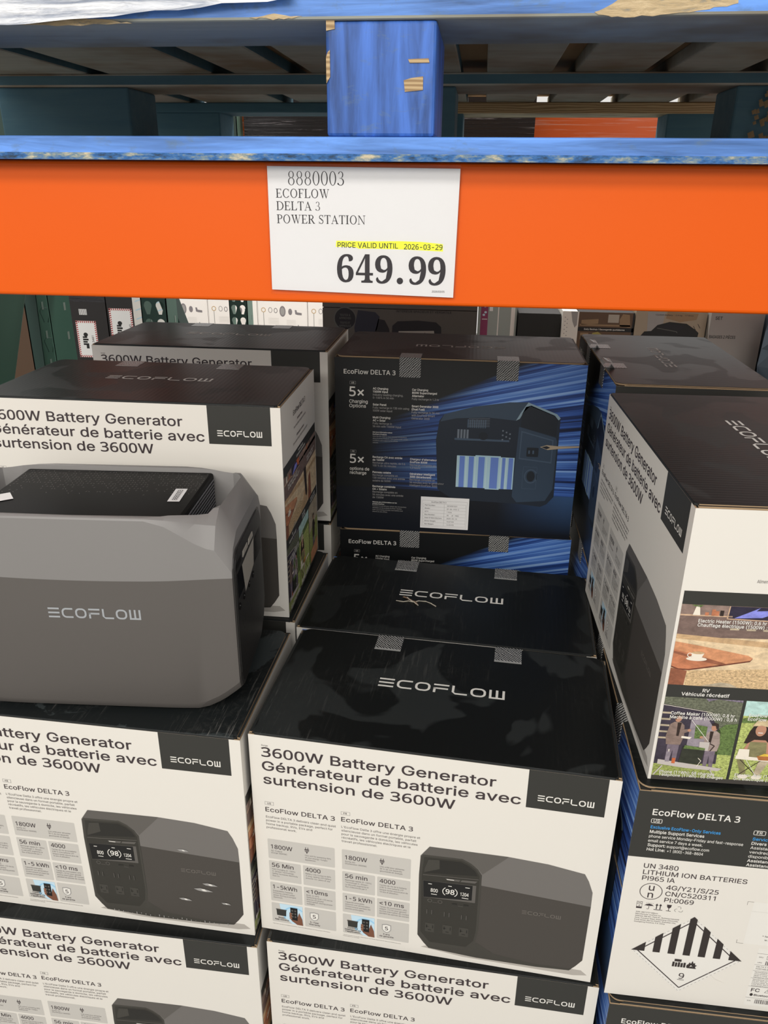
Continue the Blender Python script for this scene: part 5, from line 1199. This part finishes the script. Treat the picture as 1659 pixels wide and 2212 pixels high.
o = fm.build('stretch_wrap', None, smooth=True); tag(o, 'white stretch wrap hanging over the left corner of the blue pallet', 'stretch wrap')

# ------------------------------------------------------------------ floor and rear bay
fl = MB(); fl.box((-8, -6, -1.60), (8, 9, -1.563), 'concrete'); tag(fl.build('floor'), kind='structure')

def goods_box(name, lo, hi, sheet, label, cat, m='white_board', group=None, side=None):
    root = empty(name, ((lo[0] + hi[0]) / 2, (lo[1] + hi[1]) / 2, lo[2])); tag(root, label, cat, group)
    hx, hy, h = (hi[0] - lo[0]) / 2, (hi[1] - lo[1]) / 2, hi[2] - lo[2]
    b = MB(); b.box((-hx, -hy, 0), (hx, hy, h), m); b.build('carton_body', root, bevel=.002)
    if sheet: link('front_panel', sheet, root, (-hx, -hy - .0004, h))
    if side: link('side_panel', side, root, (hx + .0004, -hy, h), (0, 0, math.pi / 2))
    return root
bb_ = MB(); bb_.box((-2.7, 2.62, -.92), (-1.476, 3.1, .12), 'backdrop_brown' if 'backdrop_brown' in MATS else mat('backdrop_brown', (.10, .055, .03), .6).name); tag(bb_.build('brown_backdrop'), 'dark brown box added as a backdrop between the green brace and the slotted post', 'carton')  # added dark backdrop, covers the bright background showing through the gap
# bright boxes across the next aisle
mat('bright_white', (.86, .82, .78), .5); mat('line_art', (.22, .2, .21), .5); mat('brass', (.5, .33, .14), .5)
def shower_sheet():
    s = Sheet(); s.rect(0, 0, 326, 520, 'bright_white', 0)
    s.rect(3, 0, 4.5, 520, 'print_grey', 1)
    for v in (0, 190):
        a = v + 160; s.ring(40, a, 15, 4, 'brass', 2); s.rect(38, a + 15, 42, a + 110, 'print_grey', 2); s.ring(85, a, 13, 3, 'line_art', 2, ry=17); s.ring(120, a + 2, 12, 4, 'line_art', 2, ry=16)
        s.disc(165, a + 6, 20, 34, 'line_art', 2); s.disc(165, a + 6, 13, 24, 'print_grey', 3); s.disc(215, a + 8, 13, 20, 'line_art', 2); s.poly([(245, a - 4), (256, a - 4), (260, a + 10), (290, a + 14), (290, a + 28), (262, a + 26), (248, a + 22)], 'line_art', 2)
        for q in range(6): s.rect(70, a + 50 + q * 7, 140, a + 51 + q * 7, 'print_card', 2); s.rect(190, a + 60 + q * 7, 250, a + 61 + q * 7, 'print_card', 2)
        s.poly([(262, a + 92), (268, a + 88), (278, a + 118), (300, a + 132), (292, a + 146), (262, a + 144), (262, a + 140), (288, a + 138), (272, a + 122)], 'print_grey', 2)
    return s.mesh('front_panel')
SH = shower_sheet()
sh = None
BG = 'white boxed shower sets across the next aisle'
labs = ['white boxed shower set, leftmost across the next aisle', 'white boxed shower set just left of the dark slotted post', 'white boxed shower set with the full row of part drawings showing', 'white boxed shower set cut off by the dark grey carton']
for i, xx in enumerate((-2.06, -1.731, -1.402, -1.073)):
    for lv in (0,):
        if sh is None: sh = goods_box('shower_set_box', (xx, 5.0, -1.12), (xx + .326, 5.25, -.60), SH, labs[i], 'boxed shower set', 'bright_white', BG); q = sh
        else: q = copy_tree(sh); q.location.x = xx + .163; q['label'] = labs[i]
        q.location.z = -1.12
sf = MB(); sf.box((-2.4, 4.98, -1.16), (2.0, 5.9, -1.12), 'green_steel'); tag(sf.build('rack_shelf'), 'far shelf carrying the white boxes', 'shelf')
for k_, x in ((0, -2.38), (1, 1.9)):
    lg = MB(); lg.box((x, 5.0, -1.563), (x + .08, 5.08, -1.16), 'green_steel'); lg.box((x, 5.8, -1.563), (x + .08, 5.88, -1.16), 'green_steel'); tag(lg.build('shelf_leg'), ['left leg pair of the far shelf', 'right leg pair of the far shelf'][k_], 'shelf leg')

# boxes in the rear bay on a shelf deck
dk = MB(); dk.box((-2.6, 2.38, -.97), (1.7, 3.2, -.92), 'green_steel'); tag(dk.build('rack_shelf'), 'shelf deck of the bay behind', 'shelf')
for k_, x in ((0, -2.5), (1, 1.55)):
    lg = MB(); lg.box((x, 2.45, -1.563), (x + .08, 2.53, -.97), 'green_steel'); tag(lg.build('shelf_leg'), ['left leg of the rear shelf', 'right leg of the rear shelf'][k_], 'shelf leg')
mat('dark_carton', (.015, .012, .012), .5); mat('label_red', (.45, .06, .06), .5)
def un_sheet(w_, h_, lx, ly, lw, lh, bar, flip=False):
    s = Sheet(); s.rect(0, 0, w_, h_, 'dark_carton', 0)
    s.rect(lx, ly, lx + lw, ly + lh, 'sticker_white', 1)
    n1 = int(lh / 7)
    for i in range(n1):
        v = ly + i * lh / n1
        for x in (lx, lx + lw - 7): s.poly([(x, v + 2.5), (x + 7, v), (x + 7, v + 3.8), (x, v + 6.3)], 'label_red', 2)
    n2 = int(lw / 7)
    for i in range(n2):
        u = lx + i * lw / n2
        for y in (ly, ly + lh - 7): s.poly([(u, y), (u + 3.9, y), (u + 6.6, y + 7), (u + 2.7, y + 7)], 'label_red', 2)
    cx, cy = lx + lw * .45, ly + lh * .55
    for q in range(4): s.rect(cx - 14, cy - 16 + q * 8, cx + 2 + (q % 2) * 4, cy - 10 + q * 8, 'ink_black', 3)
    s.disc(cx - 2, cy - 22, 8, 7, 'ink_black', 3); s.rect(cx - 4, cy + 14, cx + 6, cy + 26, 'ink_black', 3)
    s.text('UN 3481', lx + lw - 14, cy + 2, 7.5, 'print_text', 42, .4, 3, align='C', rot=R(-90 if not flip else 90))
    if bar:
        for i in range(9): s.rect(bar[0] + i * 3.2, bar[1], bar[0] + 1.9 + i * 3.2, bar[1] + 20, 'sticker_white', 1)
    return s.mesh('front_panel')
goods_box('battery_tool_box', (-1.47, 2.60, -.92), (-1.262, 2.9, -.385), un_sheet(208, 533, 92, 64, 74, 126, (110, 24)), 'black box with an upright red and white striped UN 3481 label and a barcode', 'carton', 'dark_carton')
wb = Sheet(); wb.rect(0, 0, 300, 556, 'bright_white', 0)
for i in range(40): wb.rect(20 + (i % 3) * 90, 20 + (i // 3) * 30, 95 + (i % 3) * 90, 24 + (i // 3) * 30, 'pale_blue', 1)
goods_box('battery_tool_box', (-1.258, 2.60, -.92), (-1.165, 2.9, -.36), un_sheet(93, 558, 6, 44, 82, 130, None, True), 'black box whose striped UN 3481 label is cut by the rear carton', 'carton', 'dark_carton', side=wb.mesh('side_panel'))
db = MB(); db.box((-1.47, 2.60, -.385 + .012), (-1.262, 2.9, -.12), 'dark_wrapped_goods'); 
tag(db.build('film_wrapped_bundle', loc=(0, 0, -.012)), 'dark film wrapped bundle lying on the box with the barcode', 'bundle')
mat('grey_carton', (.085, .075, .068), .55); mat('art_dark', (.012, .010, .014), .5); mat('art_navy', (.02, .02, .035), .5); mat('seal_ring', (.09, .09, .085), .5); mat('art_mid', (.3, .28, .26), .5)
s = Sheet(); s.rect(0, 0, 480, 558, 'grey_carton', 0)
# top of the visible strip lies at v = 0
s.disc(71, 32, 36, 36, 'seal_ring', 1, 32); s.disc(71, 32, 32.5, 32.5, 'art_dark', 2, 32)
for i, t in enumerate(('TESTED &', 'APPROVED', 'TESTÉ ET', 'APPROUVÉ')): s.text(t, 71, 24 + 9.5 * i + (5 if i > 1 else 0), 6, 'seal_ring', bold=.8, align='C', ext=.95)
s.text('INTÉRIEUR SPACIEUX ET VERSATILE', 232, 8.5, 6.6, 'art_dark', 205 if False else 170, .9, 3)
s.poly([(112, 5), (166, 10), (180, 24), (172, 62), (150, 92), (104, 92), (100, 60)], 'art_navy', 2); s.poly([(176, 30), (196, 34), (210, 60), (214, 92), (160, 92)], 'art_dark', 2)
s.poly([(218, 92), (220, 50), (236, 36), (300, 32), (356, 36), (372, 50), (374, 92)], 'art_dark', 2); s.poly([(240, 66), (350, 62), (354, 92), (238, 92)], 'art_mid', 3); s.poly([(306, 92), (322, 68), (344, 92)], 'art_dark', 4)
bp_ = goods_box('cooler_box', (-.478, 2.45, -.92), (.003, 2.85, -.36), s.mesh('front_panel'), 'dark grey retail box with a round black TESTED & APPROVED seal', 'carton', 'grey_carton')
top = MB(); top.box((-.478, 2.45, -.36), (.003, 2.85, -.15), 'grey_carton'); tag(top.build('cooler_box', loc=(0, 0, .002)), 'plain dark grey box standing on the one with the round seal', 'carton')
mat('maroon', (.28, .05, .13), .5); mat('film_grey', (.36, .4, .38), .2)
s = Sheet(); s.rect(0, 0, 118, 562, 'film_grey', 0); s.rect(8, 0, 30, 562, 'maroon', 1); s.rect(34, 0, 44, 40, 'sticker_white', 2)
for i, (a, b) in enumerate(((14, 6), (16, 26), (18, 44), (13, 52))): s.disc(a + 4, b, 4, 3.4, 'pale_blue', 2)
s.rect(12, 64, 28, 66, 'sticker_white', 2); s.rect(60, 0, 63, 562, 'bright_white', 1); s.rect(100, 0, 112, 562, 'bright_white', 1)
goods_box('film_wrapped_carton', (.006, 2.47, -.92), (.124, 2.8, -.32), s.mesh('front_panel'), 'pale film wrapped box with a maroon stripe, right of the dark grey box', 'carton', 'film_grey')
s = Sheet(); s.rect(0, 0, 128, 556, 'dark_slate' if 'dark_slate' in MATS else mat('dark_slate', (.018, .018, .018), .5).name, 0)
for i, t in enumerate(('↕ EXPANSION', 'FOR EXTRA', 'CAPACITY')): s.text(t.replace('↕', '|'), 40, 46 + 11 * i, 7, 'unit_hole', bold=.8, ext=.95)
goods_box('suitcase_box', (.128, 2.46, -.92), (.256, 2.8, -.362), s.mesh('front_panel'), 'near black box with faint EXPANSION lettering', 'carton', 'dark_slate')
s = Sheet(); s.rect(0, 0, 48, 560, 'white_board', 0); s.poly([(24, 0), (44, 0), (44, 40), (38, 48), (30, 30)], 'print_grey', 1)
for i in range(10): s.disc(8 + (i % 2) * 7, 18 + i * 6, 1.6, 1.6, 'print_grey', 1, 8)
goods_box('white_retail_box', (.259, 2.44, -.92), (.304, 2.8, -.35), s.mesh('front_panel'), 'narrow white box end beside the box with office pictures', 'carton', 'white_board')
mat('pic_brown', (.12, .07, .04), .5); mat('pic_tan', (.3, .2, .11), .5); mat('pic_light', (.42, .38, .32), .5); mat('pic_mustard', (.35, .3, .08), .5); mat('beige_print', (.36, .3, .22), .5)
s = Sheet(); s.rect(0, 0, 165, 562, 'pic_brown', 0)
s.poly([(10, 24), (60, 20), (60, 34), (10, 38)], 'pic_tan', 1); s.rect(88, 6, 120, 30, 'pic_light', 2); s.poly([(122, 20), (130, 4), (150, 6), (156, 44), (124, 40)], 'pic_tan', 1); s.rect(6, 36, 156, 41, 'pic_tan', 1)
s.rect(0, 45, 165, 57, 'ink_black', 2); s.text('Daily Backup / Sauvegarde quotidienne', 80, 53, 4.4, 'print_white', 120, .7, 3, align='C')
s.poly([(40, 84), (46, 62), (62, 58), (74, 66), (78, 84)], 'pic_mustard', 1); s.poly([(90, 84), (96, 68), (120, 66), (126, 84)], 'ph_red', 1); s.rect(10, 62, 34, 82, 'pic_tan', 1); s.rect(160, 0, 165, 562, 'ink_black', 2)
goods_box('printer_box', (.307, 2.45, -.92), (.472, 2.85, -.352), s.mesh('front_panel'), 'box with office pictures and a Daily Backup caption', 'carton', 'ink_black')
s = Sheet(); s.rect(0, 0, 206, 562, 'beige_print', 0); s.poly([(34, 2), (84, 2), (80, 60), (38, 62)], 'print_grey', 1); s.poly([(90, 0), (180, 4), (176, 22), (130, 30), (88, 20)], 'pic_tan', 1)
s.poly([(50, 58), (66, 40), (100, 30), (150, 34), (176, 50), (188, 60), (186, 80), (120, 84), (40, 78), (20, 74), (30, 60)], 'ink_black', 2); s.poly([(72, 46), (100, 36), (150, 41), (132, 56)], 'art_dark', 3); s.line([(66, 49), (124, 58), (126, 62)], 2.4, 'seal_ring', 4)
s.text('1024Wh Battery    2.4 kg    17 litres', 56, 12, 4, 'print_text', 110, .3, 3); s.line([(170, 40), (178, 52)], 1.4, 'ink_black', 3); s.line([(182, 34), (190, 46)], 1.4, 'ink_black', 3)
goods_box('printer_box', (.475, 2.45, -.92), (.681, 2.85, -.345), s.mesh('front_panel'), 'beige box with a picture of a black flat machine', 'carton', 'beige_print')
s = Sheet(); s.rect(0, 0, 150, 586, 'art_mid', 0); s.text('SET', 12, 30, 9, 'ink_black', 20, .9); s.text('BAGAGES 2 PIÈCES', -8 if False else 3, 84, 8.5, 'ink_black', 74, .9)
goods_box('luggage_box', (.684, 2.42, -.92), (.834, 2.85, -.33), s.mesh('front_panel'), 'light grey box lettered SET and 2 PIÈCES at the right', 'carton', 'art_mid')
mat('blue_grey_film', (.11, .14, .18), .25)
mb = MB(); rg = random.Random(9); n = 14; vs = []
for i in range(n + 1):
    for j in range(13): vs.append((.80 + .30 * i / n, 2.28 + .035 * math.sin(i * 1.9 + j * .8) + rg.uniform(-.012, .012), -.92 + .60 * j / 12))
mb.raw(vs, [(13 * i + j, 13 * i + 13 + j, 13 * i + 14 + j, 13 * i + 1 + j) for i in range(n) for j in range(12)], 'blue_grey_film'); mb.box((.842, 2.34, -.92), (1.1, 2.9, -.33), 'blue_grey_film')
tag(mb.build('wrapped_bundle', smooth=False), 'blue grey plastic wrapped bundle at the right end behind the cartons', 'bundle')
# dark wrapped goods seen through the pallet
mb = MB(); mb.box((-.94, 3.30, .16), (.18, 3.38, .40), 'dark_wrapped_goods'); tag(mb.build('film_wrapped_bundle'), 'dark film wrapped load seen through the pallet opening', 'bundle')
